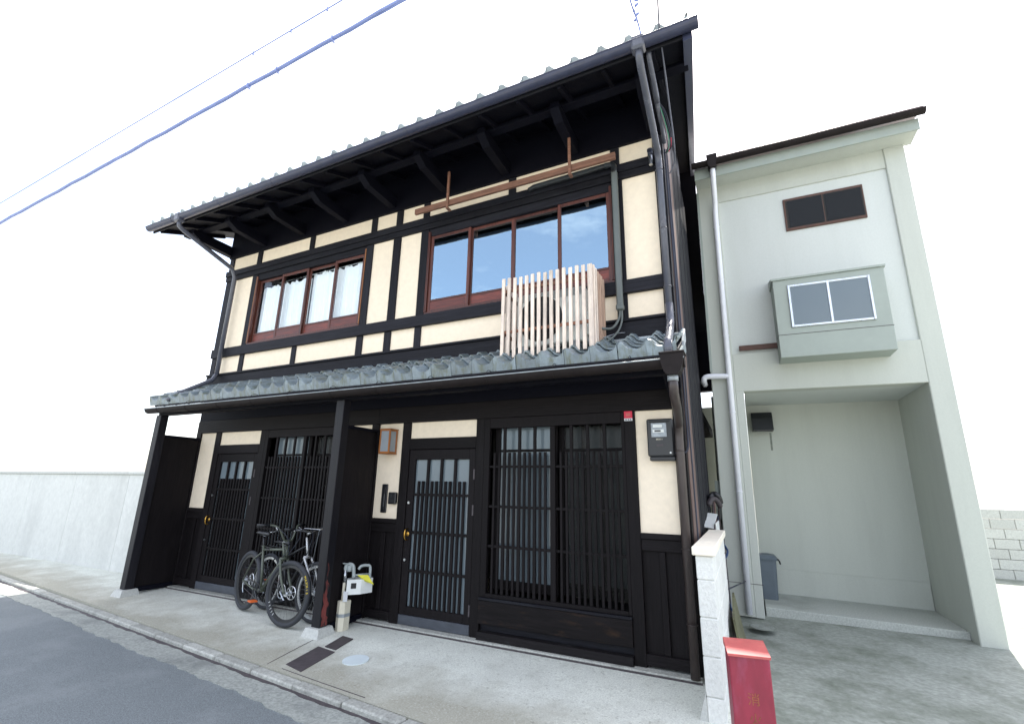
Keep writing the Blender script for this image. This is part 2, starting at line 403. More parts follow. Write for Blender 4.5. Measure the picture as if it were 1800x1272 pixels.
# ------------------------------------------------------------------ ground, pavement, kerb, road
def zg(y): return 0.04 * y                      # the pavement falls gently to the street
def yk(x): return -1.49 - 0.095 * (x + 4.17)    # back edge of the kerb (the street runs a little askew)
g = raw('ground', [(-400, -400, -.32), (400, -400, -.32), (400, 400, -.32), (-400, 400, -.32)], [(0, 1, 2, 3)], DIRT); struct(g)
def sheet(name, m, x0, x1, fy0, fy1, fz, thick, nx=24):
    V = []; F = []
    for i in range(nx + 1):
        x = x0 + (x1 - x0) * i / nx
        y0, y1 = fy0(x), fy1(x)
        V += [(x, y0, fz(y0)), (x, y1, fz(y1)), (x, y0, fz(y0) - thick), (x, y1, fz(y1) - thick)]
    for i in range(nx):
        a, b = i * 4, i * 4 + 4
        F += [(a, b, b + 1, a + 1), (a + 2, a + 3, b + 3, b + 2), (a, a + 2, b + 2, b), (a + 1, b + 1, b + 3, a + 3)]
    F += [(0, 1, 3, 2), (nx * 4, nx * 4 + 2, nx * 4 + 3, nx * 4 + 1)]
    o = raw(name, V, F, m); fixn(o.data); return struct(o)
PAV = mat('weathered_pavement', (0.61, 0.63, 0.57), 0.9, var=0.26, scale=(80, 80, 80), bump=0.35, bdist=.006, spec=0.2, patch=0.6, patch_col=(0.47, 0.48, 0.44), patch_scale=1.3, patch_lo=.42, patch_hi=.72)
def weather(m, col_, speck):
    n, l = m.node_tree.nodes, m.node_tree.links
    b = n['Principled BSDF']; src = b.inputs['Base Color'].links[0].from_socket
    tc = n.new('ShaderNodeTexCoord'); sp = n.new('ShaderNodeSeparateXYZ'); l.new(tc.outputs['Object'], sp.inputs[0])
    no = n.new('ShaderNodeTexNoise'); no.inputs['Scale'].default_value = 1.7; no.inputs['Detail'].default_value = 7; no.inputs['Roughness'].default_value = .68
    l.new(tc.outputs['Object'], no.inputs['Vector'])
    # dirt washes down to the kerb: distance to the kerb line plus noise
    ma = n.new('ShaderNodeMath'); ma.operation = 'MULTIPLY_ADD'; ma.inputs[1].default_value = .095; l.new(sp.outputs['X'], ma.inputs[0]); l.new(sp.outputs['Y'], ma.inputs[2])
    m2 = n.new('ShaderNodeMath'); m2.operation = 'MULTIPLY_ADD'; m2.inputs[1].default_value = -1.9; l.new(no.outputs['Fac'], m2.inputs[0]); l.new(ma.outputs[0], m2.inputs[2])
    rg = n.new('ShaderNodeMapRange'); rg.inputs['From Min'].default_value = -1.95; rg.inputs['From Max'].default_value = -2.7; rg.inputs['To Max'].default_value = .85
    l.new(m2.outputs[0], rg.inputs['Value'])
    vo = n.new('ShaderNodeTexVoronoi'); vo.inputs['Scale'].default_value = 70; l.new(tc.outputs['Object'], vo.inputs['Vector'])
    mc = n.new('ShaderNodeMixRGB'); mc.inputs['Color1'].default_value = col_ + (1,); mc.inputs['Fac'].default_value = speck; l.new(vo.outputs['Distance'], mc.inputs['Color2'])
    mg = n.new('ShaderNodeMixRGB'); mg.blend_type = 'MULTIPLY'; mg.inputs['Fac'].default_value = .55; mg.inputs['Color2'].default_value = (.75, .66, .5, 1); l.new(mc.outputs[0], mg.inputs['Color1'])
    mx = n.new('ShaderNodeMixRGB'); l.new(rg.outputs[0], mx.inputs['Fac']); l.new(src, mx.inputs['Color1']); l.new(mg.outputs[0], mx.inputs['Color2'])
    prev = mx.outputs[0]
    for sc_, lo_, hi_, amt, c_ in ((34, .61, .71, .45, (.20, .20, .17)), (16, .60, .74, .25, (.32, .32, .27)), (60, .62, .70, .35, (.78, .79, .73)), (5, .52, .75, .20, (.36, .37, .31))):
        q = n.new('ShaderNodeTexNoise'); q.inputs['Scale'].default_value = sc_; q.inputs['Detail'].default_value = 3; l.new(tc.outputs['Object'], q.inputs['Vector'])
        r3 = n.new('ShaderNodeMapRange'); r3.inputs['From Min'].default_value = lo_; r3.inputs['From Max'].default_value = hi_; r3.inputs['To Max'].default_value = amt; l.new(q.outputs['Fac'], r3.inputs['Value'])
        m4 = n.new('ShaderNodeMixRGB'); m4.inputs['Color2'].default_value = c_ + (1,); l.new(r3.outputs[0], m4.inputs['Fac']); l.new(prev, m4.inputs['Color1']); prev = m4.outputs[0]
    l.new(prev, b.inputs['Base Color'])
weather(PAV, (0.37, 0.38, 0.335), .15)
pave = sheet('pavement', PAV, -30, -0.26, lambda x: yk(x) + .004, lambda x: 0.30, lambda y: zg(y) if y < 0 else 0.0, .28)
drive = sheet('driveway', CONC2, -0.26, 9, lambda x: yk(x) + .004, lambda x: 14.0, lambda y: zg(y) * 1.0 if y < 0 else 0.0, .28)
KZ = -0.055
kerb = struct(bpy.data.objects.new('kerb', None)); link(kerb)
x = -26.0
while x < 9:
    L = 0.62
    yc = yk(x + L / 2)
    o = B('kerb_stone', kerb, KERB, x, x + L - .012, yc - .055, yc + .055, -.3, .0, c=.012)
    o.location = (x + L / 2, yc - .058, -.3 / 2 + KZ - .01 + rnd.uniform(-.003, .003)); o.rotation_euler = (rnd.uniform(-.01, .01), 0, -math.atan(.095))
    x += L
sheet('kerb_foot_dirt', IRON, -26, 9, lambda x: yk(x) - .150 - .010 * math.sin(x * 7) - .008 * math.sin(x * 23), lambda x: yk(x) - .113, lambda y: -.1015, .01, nx=400)
gut = sheet('road_gutter', GUTC, -26, 9, lambda x: yk(x) - .40 - .012 * math.sin(x * 1.7) - .010 * math.sin(x * 5.1) - .008 * math.sin(x * 17.3) - .006 * math.sin(x * 31.0), lambda x: yk(x) - .112, lambda y: -.105, .2, nx=900)
road = sheet('road', ASPH, -120, 120, lambda x: -8.2 - .095 * x, lambda x: yk(x) - .3, lambda y: -.112, .2, nx=8)
far = sheet('opposite_pavement', CONC, -120, 120, lambda x: -24 - .095 * x, lambda x: -8.2 - .095 * x, lambda y: -.06, .2, nx=8)
# expansion joint in the pavement by the porch post
T('pavement_joint', pave, IRON, [(-4.27, -1.44, zg(-1.44) + .0005), (-4.36, -1.0, zg(-1.0) + .0005), (-4.40, -.78, zg(-.78) + .0005)], .0025, 5)
T('pavement_crack', pave, IRON, [(-4.05, yk(-4.05) + .05, zg(-1.45) + .0), (-3.5, yk(-3.5) + .045, zg(-1.5)), (-2.95, yk(-2.95) + .05, zg(-1.55))], .004, 5)

# rectangular and round covers in the pavement
def flat_quad(name, m, pts, h, label, cat, group=None):
    V = [(x, y, zg(y) + h) for x, y in pts] + [(x, y, zg(y) - .02) for x, y in pts]
    k = len(pts); c = Vector((sum(p[0] for p in pts) / k, sum(p[1] for p in pts) / k, 0))
    F = [tuple(range(k)), tuple(range(2 * k - 1, k - 1, -1))] + [(i, (i + 1) % k, k + (i + 1) % k, k + i) for i in range(k)]
    o = raw(name, [Vector(v) - c for v in V], F, m, None, c); fixn(o.data); return tag(o, label, cat, group)
flat_quad('meter_pit_cover', IRON, [(-4.10, -1.37), (-3.83, -1.43), (-3.92, -.94), (-4.19, -.90)], .004, 'larger dark rectangular iron cover in the pavement nearer the kerb', 'pit cover')
flat_quad('meter_pit_cover', IRON, [(-4.13, -.87), (-3.96, -.89), (-4.03, -.57), (-4.20, -.55)], .004, 'smaller dark rectangular iron cover nearer the porch post', 'pit cover')
ring = [(-3.58 + .125 * math.cos(t * math.pi / 14), -1.0 + .125 * math.sin(t * math.pi / 14)) for t in range(28)]
flat_quad('drain_lid', LIDP, ring, .005, 'pale round plastic drain lid set in the pavement', 'drain lid')

# ------------------------------------------------------------------ the timber townhouse
H = thing('timber_townhouse', 'two-storey dark timber row house with cream plaster panels and tiled roofs', 'house', (-4.45, 0, 0))
SH = -3.93                                     # the left dwelling repeats the right one
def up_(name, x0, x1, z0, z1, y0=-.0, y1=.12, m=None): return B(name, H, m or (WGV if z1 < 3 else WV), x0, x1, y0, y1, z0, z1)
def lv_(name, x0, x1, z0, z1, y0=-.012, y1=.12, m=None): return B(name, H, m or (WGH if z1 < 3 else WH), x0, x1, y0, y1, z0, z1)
def pl_(x0, x1, z0, z1): return B('plaster_panel', H, PLA, x0 - .02, x1 + .02, .022, .10, z0 - .02, z1 + .02, c=0)

XL, XR = -8.48, -0.50
# --- upper storey: level timbers
lv_('flashing_board', XL, XR, 3.18, 3.405, y0=-.03)
lv_('moulding', XL, XR, 3.408, 3.44, y0=-.05)
lv_('sill_beam', XL, XR, 3.75, 3.91, y0=-.03)
lv_('lintel', XL, XR, 5.25, 5.335, y0=-.018)
lv_('lintel', XL, XR, 5.338, 5.445, y0=-.035)
lv_('wall_plate', XL, XR, 5.72, 6.335, y0=-.02, m=WD)
# --- upper storey: uprights between the level timbers
for (a, b) in [(-8.47, -8.33), (-7.97, -7.84), (-5.02, -4.89), (-4.49, -4.35), (-3.97, -3.83), (-1.13, -1.0), (-.61, -.50)]:
    a2, b2 = (a, b) if a != -7.97 else (-7.72, -7.59)
    up_('post', a2, b2, 3.912, 5.248)
for (a, b) in [(-8.47, -8.35), (-7.71, -7.60), (-6.42, -6.32), (-5.04, -4.92), (-4.51, -4.39), (-3.97, -3.86), (-2.54, -2.44), (-1.12, -1.0), (-.61, -.50)]:
    up_('post', a, b, 3.442, 3.748)
for (a, b) in [(-8.47, -8.35), (-7.68, -7.56), (-6.34, -6.23), (-4.97, -4.86), (-4.47, -4.35), (-3.96, -3.85), (-2.54, -2.43), (-1.13, -1.02), (-.62, -.50)]:
    up_('post', a, b, 5.447, 5.718)
up_q = [-8.47, -7.68, -6.34, -4.97, -4.47, -3.96, -2.54, -1.13, -.62]
up_e = [-8.35, -7.56, -6.23, -4.86, -4.35, -3.85, -2.43, -1.02]
for i in range(8): pl_(up_e[i], up_q[i + 1], 5.445, 5.72)
lo_q = [-7.71, -6.42, -5.04, -4.51, -3.97, -2.54, -1.12, -.61]
lo_e = [-8.35, -7.60, -6.32, -4.92, -4.39, -3.86, -2.44, -1.0]
for i in range(8): pl_(lo_e[i], lo_q[i], 3.44, 3.75)
for a, b in [(-8.33, -7.72), (-4.89, -4.49), (-4.35, -3.97), (-1.0, -.61)]: pl_(a, b, 3.91, 5.25)

# --- upper windows
def upper_window(x0, x1, curtained, label):
    w = B('window', H, SASH, x0, x1, .09, .115, 5.20, 5.248); w['label'] = label          # head track
    B('sill_track', w, SASH, x0, x1, .0, .12, 3.912, 3.945)
    B('jamb', w, SASH, x0 + .012, x0 + .032, -.004, .12, 3.947, 5.2)
    B('jamb', w, SASH, x1 - .032, x1 - .012, -.004, .12, 3.947, 5.2)
    for xa in (x0 + .0005, x1 - .0115): B('jamb_strip', w, JAMB if curtained else SASH, xa, xa + .011, -.008, .12, 3.947, 5.2, c=.002)
    B('head_board', w, WH, x0, x1, .012, .088, 5.135, 5.248)
    n = 4; sw = (x1 - x0 - .066) / n
    for i in range(n):
        a = x0 + .033 + i * sw - (.012 if i else 0); b = x0 + .033 + (i + 1) * sw + (.012 if i < 3 else 0)
        yy = .022 if i in (0, 3) else .058
        if curtained: yy = .022 if i in (1, 3) else .058
        s = .042
        B('stile', w, SASH, a, a + s, yy, yy + .032, 3.947, 5.133)
        B('stile', w, SASH, b - s, b, yy, yy + .032, 3.947, 5.133)
        B('top_rail', w, SASH, a + s, b - s, yy + .002, yy + .03, 5.09, 5.133)
        B('mid_rail', w, SASH, a + s, b - s, yy + .001, yy + .031, 4.105, 4.135)
        B('bottom_panel', w, SASHP, a + s, b - s, yy + .008, yy + .026, 3.985, 4.105, c=0)
        B('bottom_rail', w, SASH, a + s, b - s, yy, yy + .032, 3.947, 3.985)
        B('pane', w, GLC if curtained else GLW, a + s, b - s, yy + .014, yy + .018, 4.135, 5.09, c=0)
    return w
wr = upper_window(-3.828, -1.132, False, 'upstairs window reflecting blue sky, above the slatted screen')
wl_ = upper_window(-7.588, -5.022, True, 'upstairs window with white curtains drawn behind the glass')
# rooms behind the windows
for a, b in [(-3.9, -1.1), (-7.66, -4.95)]:
    V = [(a, .13, 3.8), (b, .13, 3.8), (b, 3.2, 3.8), (a, 3.2, 3.8), (a, .13, 5.6), (b, .13, 5.6), (b, 3.2, 5.6), (a, 3.2, 5.6)]
    raw('room', [Vector(v) - Vector((a, 1, 4)) for v in V], [(0, 1, 2, 3), (4, 7, 6, 5), (2, 6, 7, 3), (0, 3, 7, 4), (1, 5, 6, 2)], DARK, H, (a, 1, 4))
# curtains
for k, (a, b, ztop) in enumerate([(-7.55, -6.33, 5.02), (-6.31, -5.06, 5.06)]):
    V = []; F = []; nx, nz = 90, 14
    for i in range(nx + 1):
        u = i / nx; x_ = a + (b - a) * u
        for j in range(nz + 1):
            v = j / nz
            zt = ztop + .018 * math.sin(u * 31 + k) + .012 * math.sin(u * 67)
            z = zt + (3.95 - zt) * v
            y = .15 + .022 * math.sin(u * 60 + .6 * math.sin(u * 13 + k)) * (.6 + .4 * v) + .006 * math.sin(u * 141)
            V.append((x_, y, z))
    for i in range(nx):
        for j in range(nz):
            q = i * (nz + 1) + j; F.append((q, q + 1, q + nz + 2, q + nz + 1))
    c0 = Vector((a, .15, 4))
    o = raw('curtain', [Vector(v) - c0 for v in V], F, CURT, wl_, c0, True)
T('curtain_rail', wl_, STEEL, [(-7.56, .155, 5.065), (-5.05, .155, 5.085)], .009)

# --- eaves of the upper roof
SL = 0.42; SA = math.atan(SL)
EY, EZ = -1.10, 5.885                           # top of the roof deck at the eaves
def rz(y): return EZ + (y - EY) * SL
ROOFX0 = -8.95
def xv(y): return -0.045 - 0.053 * (y - EY)     # the verge runs back slightly askew
RY = 4.2
roof = bpy.data.objects.new('upper_roof', None); link(roof, H, (-4.4, EY, EZ))
V = []
for y in (EY, RY):
    for x_ in (ROOFX0, xv(y)):
        V += [(x_, y, rz(y)), (x_, y, rz(y) - .03)]
V += [(ROOFX0, 9.4, rz(-1.0)), (ROOFX0, 9.4, rz(-1.0) - .03), (xv(9.4), 9.4, rz(-1.0)), (xv(9.4), 9.4, rz(-1.0) - .03)]
dk = raw('roof_deck', V, [(0, 2, 6, 4), (1, 5, 7, 3), (0, 1, 3, 2), (0, 4, 5, 1), (2, 3, 7, 6), (4, 6, 10, 8), (5, 9, 11, 7), (8, 10, 11, 9), (6, 7, 11, 10), (4, 8, 9, 5)], WD, roof)
fixn(dk.data)
# rafters under the deck and soffit battens
xx = -8.8
while xx < -.3:
    y1 = .0
    L = (y1 - (EY + .02)) / math.cos(SA)
    yc = (EY + .02 + y1) / 2
    B('rafter', roof, WD, xx - .024, xx + .024, yc - L / 2, yc + L / 2, rz(yc) - .03 - .065, rz(yc) - .031).rotation_euler = (SA, 0, 0)
    xx += .4925
B('eaves_batten', roof, WH, ROOFX0, -.07, EY - .025, EY - .002, EZ - .085, EZ + .06)
prism('verge_board', roof, GUTB, [(EY - .03, EZ - .13), (EY - .03, EZ + .03), (RY, rz(RY) + .03), (RY, rz(RY) - .16)], 'x', 0, .085)
vb = [o for o in roof.children if o.name.startswith('verge_board')][0]
for v in vb.data.vertices:
    v.co.x += -.053 * ((v.co.y + vb.location.y + W0[roof.name].y) - EY)
vb.location.x += -.088 - vb.location.x - W0[roof.name].x
B('eaves_purlin', roof, WD, -8.9, -.12, -.67, -.55, 5.960, 6.008)
for i in range(9):
    xa = -.60 - .984 * i
    prism('bracket_arm', roof, WD, [(.05, 5.765), (-.60, 5.79), (-.76, 5.88), (-.76, 5.958), (.05, 5.958)], 'x', xa - .055, xa + .055)
prism('eaves_end_board', roof, WD, [(-.02, 5.72), (EY + .08, rz(EY) - .10), (EY + .08, rz(EY) - .034), (-.02, rz(-.02) - .034)], 'x', -.53, -.50)

# roof tiles
def tile_mesh(name, pitch, L, amp, sharp, lip, m, th=.018, seg=12):
    V = []; F = []
    def prof(u):
        a = math.cos(2 * math.pi * (u - .10)); return amp * (a + sharp * math.cos(4 * math.pi * (u - .10)) + (.35 * sharp * math.cos(6 * math.pi * (u - .10))))
    us = [i / seg * 1.05 for i in range(seg + 1)]
    for u in us:
        x_ = u * pitch; z = prof(u)
        V += [(x_, 0, z), (x_, L, z), (x_, 0, z - th), (x_, L, z - th)]
    for i in range(seg):
        a, b = i * 4, i * 4 + 4
        F += [(a, b, b + 1, a + 1), (a + 2, a + 3, b + 3, b + 2)]
        if not lip: F += [(a, a + 2, b + 2, b)]
    F += [(0, 1, 3, 2), (seg * 4, seg * 4 + 2, seg * 4 + 3, seg * 4 + 1)]
    if lip:
        k = len(V)
        for u in us:
            x_ = min(u, 1.0) * pitch * .985; z = prof(u)
            V += [(x_, -.012, z - .006), (x_, -.012, -lip), (x_, .012, -lip), (x_, .012, z - th)]
        for i in range(seg):
            a, b = k + i * 4, k + i * 4 + 4
            F += [(a, a + 1, b + 1, b), (a + 1, a + 2, b + 2, b + 1), (a + 2, a + 3, b + 3, b + 2), (i * 4, a, b, i * 4 + 4)]
        F += [(k, k + 3, k + 2, k + 1), (k + seg * 4, k + seg * 4 + 1, k + seg * 4 + 2, k + seg * 4 + 3)]
    me = bpy.data.meshes.new(name); me.from_pydata(V, [], F); me.materials.append(m)
    fixn(me)
    return me
def put(name, me, parent, loc, rot=(0, 0, 0)):
    o = bpy.data.objects.new(name, me); link(o, parent, loc); o.rotation_euler = rot; return o
TP = .287
tu_e = tile_mesh('tile', TP, .30, .030, .42, .055, TILE2)
tu_m = tile_mesh('tile', TP, .30, .030, .42, 0, TILE2)
nu = int((-.05 - ROOFX0) / TP)
for i in range(nu):
    x_ = -.08 - TP * (i + 1)
    put('tile', tu_e, roof, (x_, EY - .055, EZ + .108), (SA - .05 + rnd.uniform(-.006, .006), rnd.uniform(-.006, .006), 0))
    put('tile', tu_m, roof, (x_ - .01, EY - .055 + .245 * math.cos(SA), EZ + .108 + .245 * math.sin(SA) + .004), (SA - .05, 0, 0))
# the rest of the roof is out of sight from the street: courses joined
mb = MB()
for r_ in range(2, 23):
    y0 = EY - .055 + .245 * math.cos(SA) * r_; z0 = EZ + .108 + .245 * math.sin(SA) * r_
    V = []; F = []; n = int((-.1 - ROOFX0) / TP) * 6
    for i in range(n + 1):
        u = i / 6; x_ = ROOFX0 + u * TP - .053 * 0
        z = .03 * (math.cos(2 * math.pi * u) + .42 * math.cos(4 * math.pi * u))
        x_ = min(x_, xv(y0))
        V += [(x_, y0, z0 + z), (x_, y0 + .25, z0 + z + .095), (x_, y0, z0 + z - .02)]
    for i in range(n):
        a, b = i * 3, i * 3 + 3; F += [(a, b, b + 1, a + 1), (a, a + 2, b + 2, b)]
    mb.add(V, F)
tf = mb.build('tile_field', TILE2, roof); tf['kind'] = 'stuff'
B('ridge', roof, TILE2, ROOFX0, -.35, RY - .15, RY + .15, rz(RY) + .02, rz(RY) + .30, c=.05)

# half-round gutters
def gutter(name, parent, m, x0, x1, y, z, r, th=.004, n=12, lipr=.007):
    V = []; F = []
    prof = []
    for i in range(n + 1):
        t = math.pi + math.pi * i / n; prof.append((y + r * math.cos(t), z + r * math.sin(t)))
    for i in range(n, -1, -1):
        t = math.pi + math.pi * i / n; prof.append((y + (r - th) * math.cos(t), z + (r - th) * math.sin(t)))
    k = len(prof)
    for x_ in (x0, x1): V += [(x_, p, q) for p, q in prof]
    F = [(i, (i + 1) % k, k + (i + 1) % k, k + i) for i in range(k)]
    F += [tuple(range(n + 1)), tuple(k + i for i in range(n, -1, -1))]      # closed ends
    c = Vector(((x0 + x1) / 2, y, z))
    o = raw(name, [Vector(v) - c for v in V], F, m, parent, c); fixn(o.data)
    T('gutter_lip', o, LEAD if name == 'lower_gutter' else m, [(x0, y - r, z), (x1, y - r, z)], lipr, 6)  # lower gutter: the lip's bright highlight put into the paler lead colour
    return o
GY, GZ, GR = -1.19, 5.86, .062
gu = gutter('upper_gutter', H, GUTB, ROOFX0, .02, GY, GZ, GR)
for i in range(7): MB().ring((-.9 - 1.22 * i, GY, GZ), (1, 0, 0), GR + .001, .0035, 24, 5).build('gutter_clip', GUTB, gu, (-.9 - 1.22 * i, GY, GZ))

# --- lower tiled eaves
LSL = .46; LSA = math.atan(LSL); LY, LZ = -.70, 2.842
low = bpy.data.objects.new('lower_roof', None); link(low, H, (-4.4, LY, LZ))
def lz(y): return LZ + (y - LY) * LSL
prism('roof_deck', low, WD, [(LY, LZ - .03), (LY, LZ), (.03, lz(.03)), (.03, lz(.03) - .03)], 'x', XL - .06, -.43)
xx = XL + .05
while xx < -.45:
    yc = (LY + .05 + 0) / 2; L = (-LY - .05) / math.cos(LSA)
    B('rafter', low, WD, xx - .022, xx + .022, yc - L / 2, yc + L / 2, lz(yc) - .085, lz(yc) - .031).rotation_euler = (LSA, 0, 0)
    xx += .328
B('eaves_purlin', low, WD, XL, -.47, -.665, -.56, 2.63, 2.755)
B('eaves_batten', low, WH, XL - .05, -.435, LY - .028, LY - .004, LZ - .075, LZ + .004)
prism('eaves_end_board', low, WD, [(0, 2.42), (-.30, 2.55), (-.68, 2.68), (-.68, lz(-.68) - .033), (0, lz(0) - .033)], 'x', -.60, -.565)
LP = .265
tl_e = tile_mesh('tile', LP, .26, .036, .34, .108, TILE)
tl_m = tile_mesh('tile', LP, .26, .036, .34, 0, TILE)
ncol = int((-.42 - XL) / LP) + 1
for i in range(ncol):
    x_ = -.435 - LP * (i + 1)
    for r_ in range(4):
        d = .205 * r_
        put('tile', tl_e if r_ == 0 else tl_m, low, (x_ + rnd.uniform(-.003, .003), LY - .05 + d * math.cos(LSA), LZ + .055 + d * math.sin(LSA) + rnd.uniform(-.002, .003)),
            ((0.0 if False else LSA - .14) + rnd.uniform(-.012, .012), rnd.uniform(-.01, .01), rnd.uniform(-.008, .008)))
B('lead_flashing', low, LEAD, XL, -.44, -.075, -.055, 3.165, 3.20, c=.006)
B('end_tile', low, TILE, -.45, -.415, LY - .05, -.05, LZ - .02, LZ + .10, c=.012).rotation_euler = (LSA, 0, 0)
prism('end_flashing', low, LEAD, [(-.05, 3.10), (-.05, 3.235), (-.22, 3.13), (-.30, 3.03), (-.34, 2.96)], 'x', -.432, -.412)
gl = gutter('lower_gutter', H, GUT, XL - .1, -.375, -.765, 2.722, .074)
for i in range(11): MB().ring((-.85 - .74 * i, -.765, 2.722), (1, 0, 0), .0752, .003, 24, 5).build('gutter_clip', GUT, gl, (-.85 - .74 * i, -.765, 2.722))

# --- rainwater pipes at the right corner
dp = B('rainwater_head', H, PIPEG, -.60, -.47, -1.255, -1.13, 5.76, 5.915, c=.02); dp['label'] = 'grey box where the upper gutter drains'
T('downpipe', dp, PIPEG, [(-.535, -1.19, 5.78), (-.535, -1.18, 5.70), (-.537, -1.09, 5.655), (-.545, -.16, 5.385), (-.548, -.085, 5.34), (-.548, -.08, 5.25), (-.55, -.08, 3.50)], .037, 12)
T('pipe_elbow', dp, PIPEG, [(-.55, -.08, 3.53), (-.548, -.085, 3.36), (-.545, -.14, 3.28), (-.525, -.50, 3.02), (-.515, -.66, 2.94), (-.51, -.74, 2.90), (-.51, -.75, 2.77)], .041, 12)
for z in (5.18, 4.42, 3.72): MB().ring((-.549, -.08, z), (0, 0, 1), .040, .006, 18, 5).box(-.555, -.543, -.05, .01, z - .006, z + .006).build('pipe_clip', PIPEG, dp, (-.549, -.08, z))
rh2 = prism('rainwater_head', H, GUT, [(-.575, 2.775), (-.375, 2.775), (-.385, 2.68), (-.41, 2.605), (-.44, 2.575), (-.52, 2.575), (-.55, 2.61), (-.568, 2.68)], 'y', -.86, -.70)
rh2['label'] = 'brown box where the lower gutter drains'
B('rim', rh2, GUT, -.582, -.368, -.868, -.692, 2.762, 2.782, c=.004)
T('pipe_socket', rh2, LEAD, [(-.485, -.775, 2.58), (-.485, -.775, 2.53)], .046, 14)
T('downpipe', rh2, PIPEB, [(-.485, -.775, 2.56), (-.485, -.775, 2.48), (-.487, -.75, 2.42), (-.50, -.50, 2.33), (-.53, -.17, 2.245), (-.54, -.10, 2.20), (-.545, -.095, 2.1), (-.555, -.095, .02)], .041, 14)
for z in (1.98, 1.08, .45): MB().ring((-.55, -.095, z), (0, 0, 1), .044, .005, 18, 5).box(-.556, -.544, -.06, .0, z - .006, z + .006).build('pipe_clip', PIPEB, rh2, (-.55, -.095, z))
# downpipe at the far left end of the house
dp3 = B('rainwater_head', H, PIPEG, -8.12, -7.99, -1.255, -1.13, 5.76, 5.915, c=.02)
T('downpipe', dp3, PIPEG, [(-8.05, -1.19, 5.78), (-8.05, -1.18, 5.70), (-8.05, -1.09, 5.655), (-8.10, -.16, 5.385), (-8.11, -.08, 5.25), (-8.12, -.08, 3.4)], .037, 12)
T('downpipe', dp3, PIPEG, [(-8.12, -.08, 3.42), (-8.12, -.14, 3.30), (-8.12, -.70, 2.93), (-8.12, -.76, 2.84)], .037, 12)

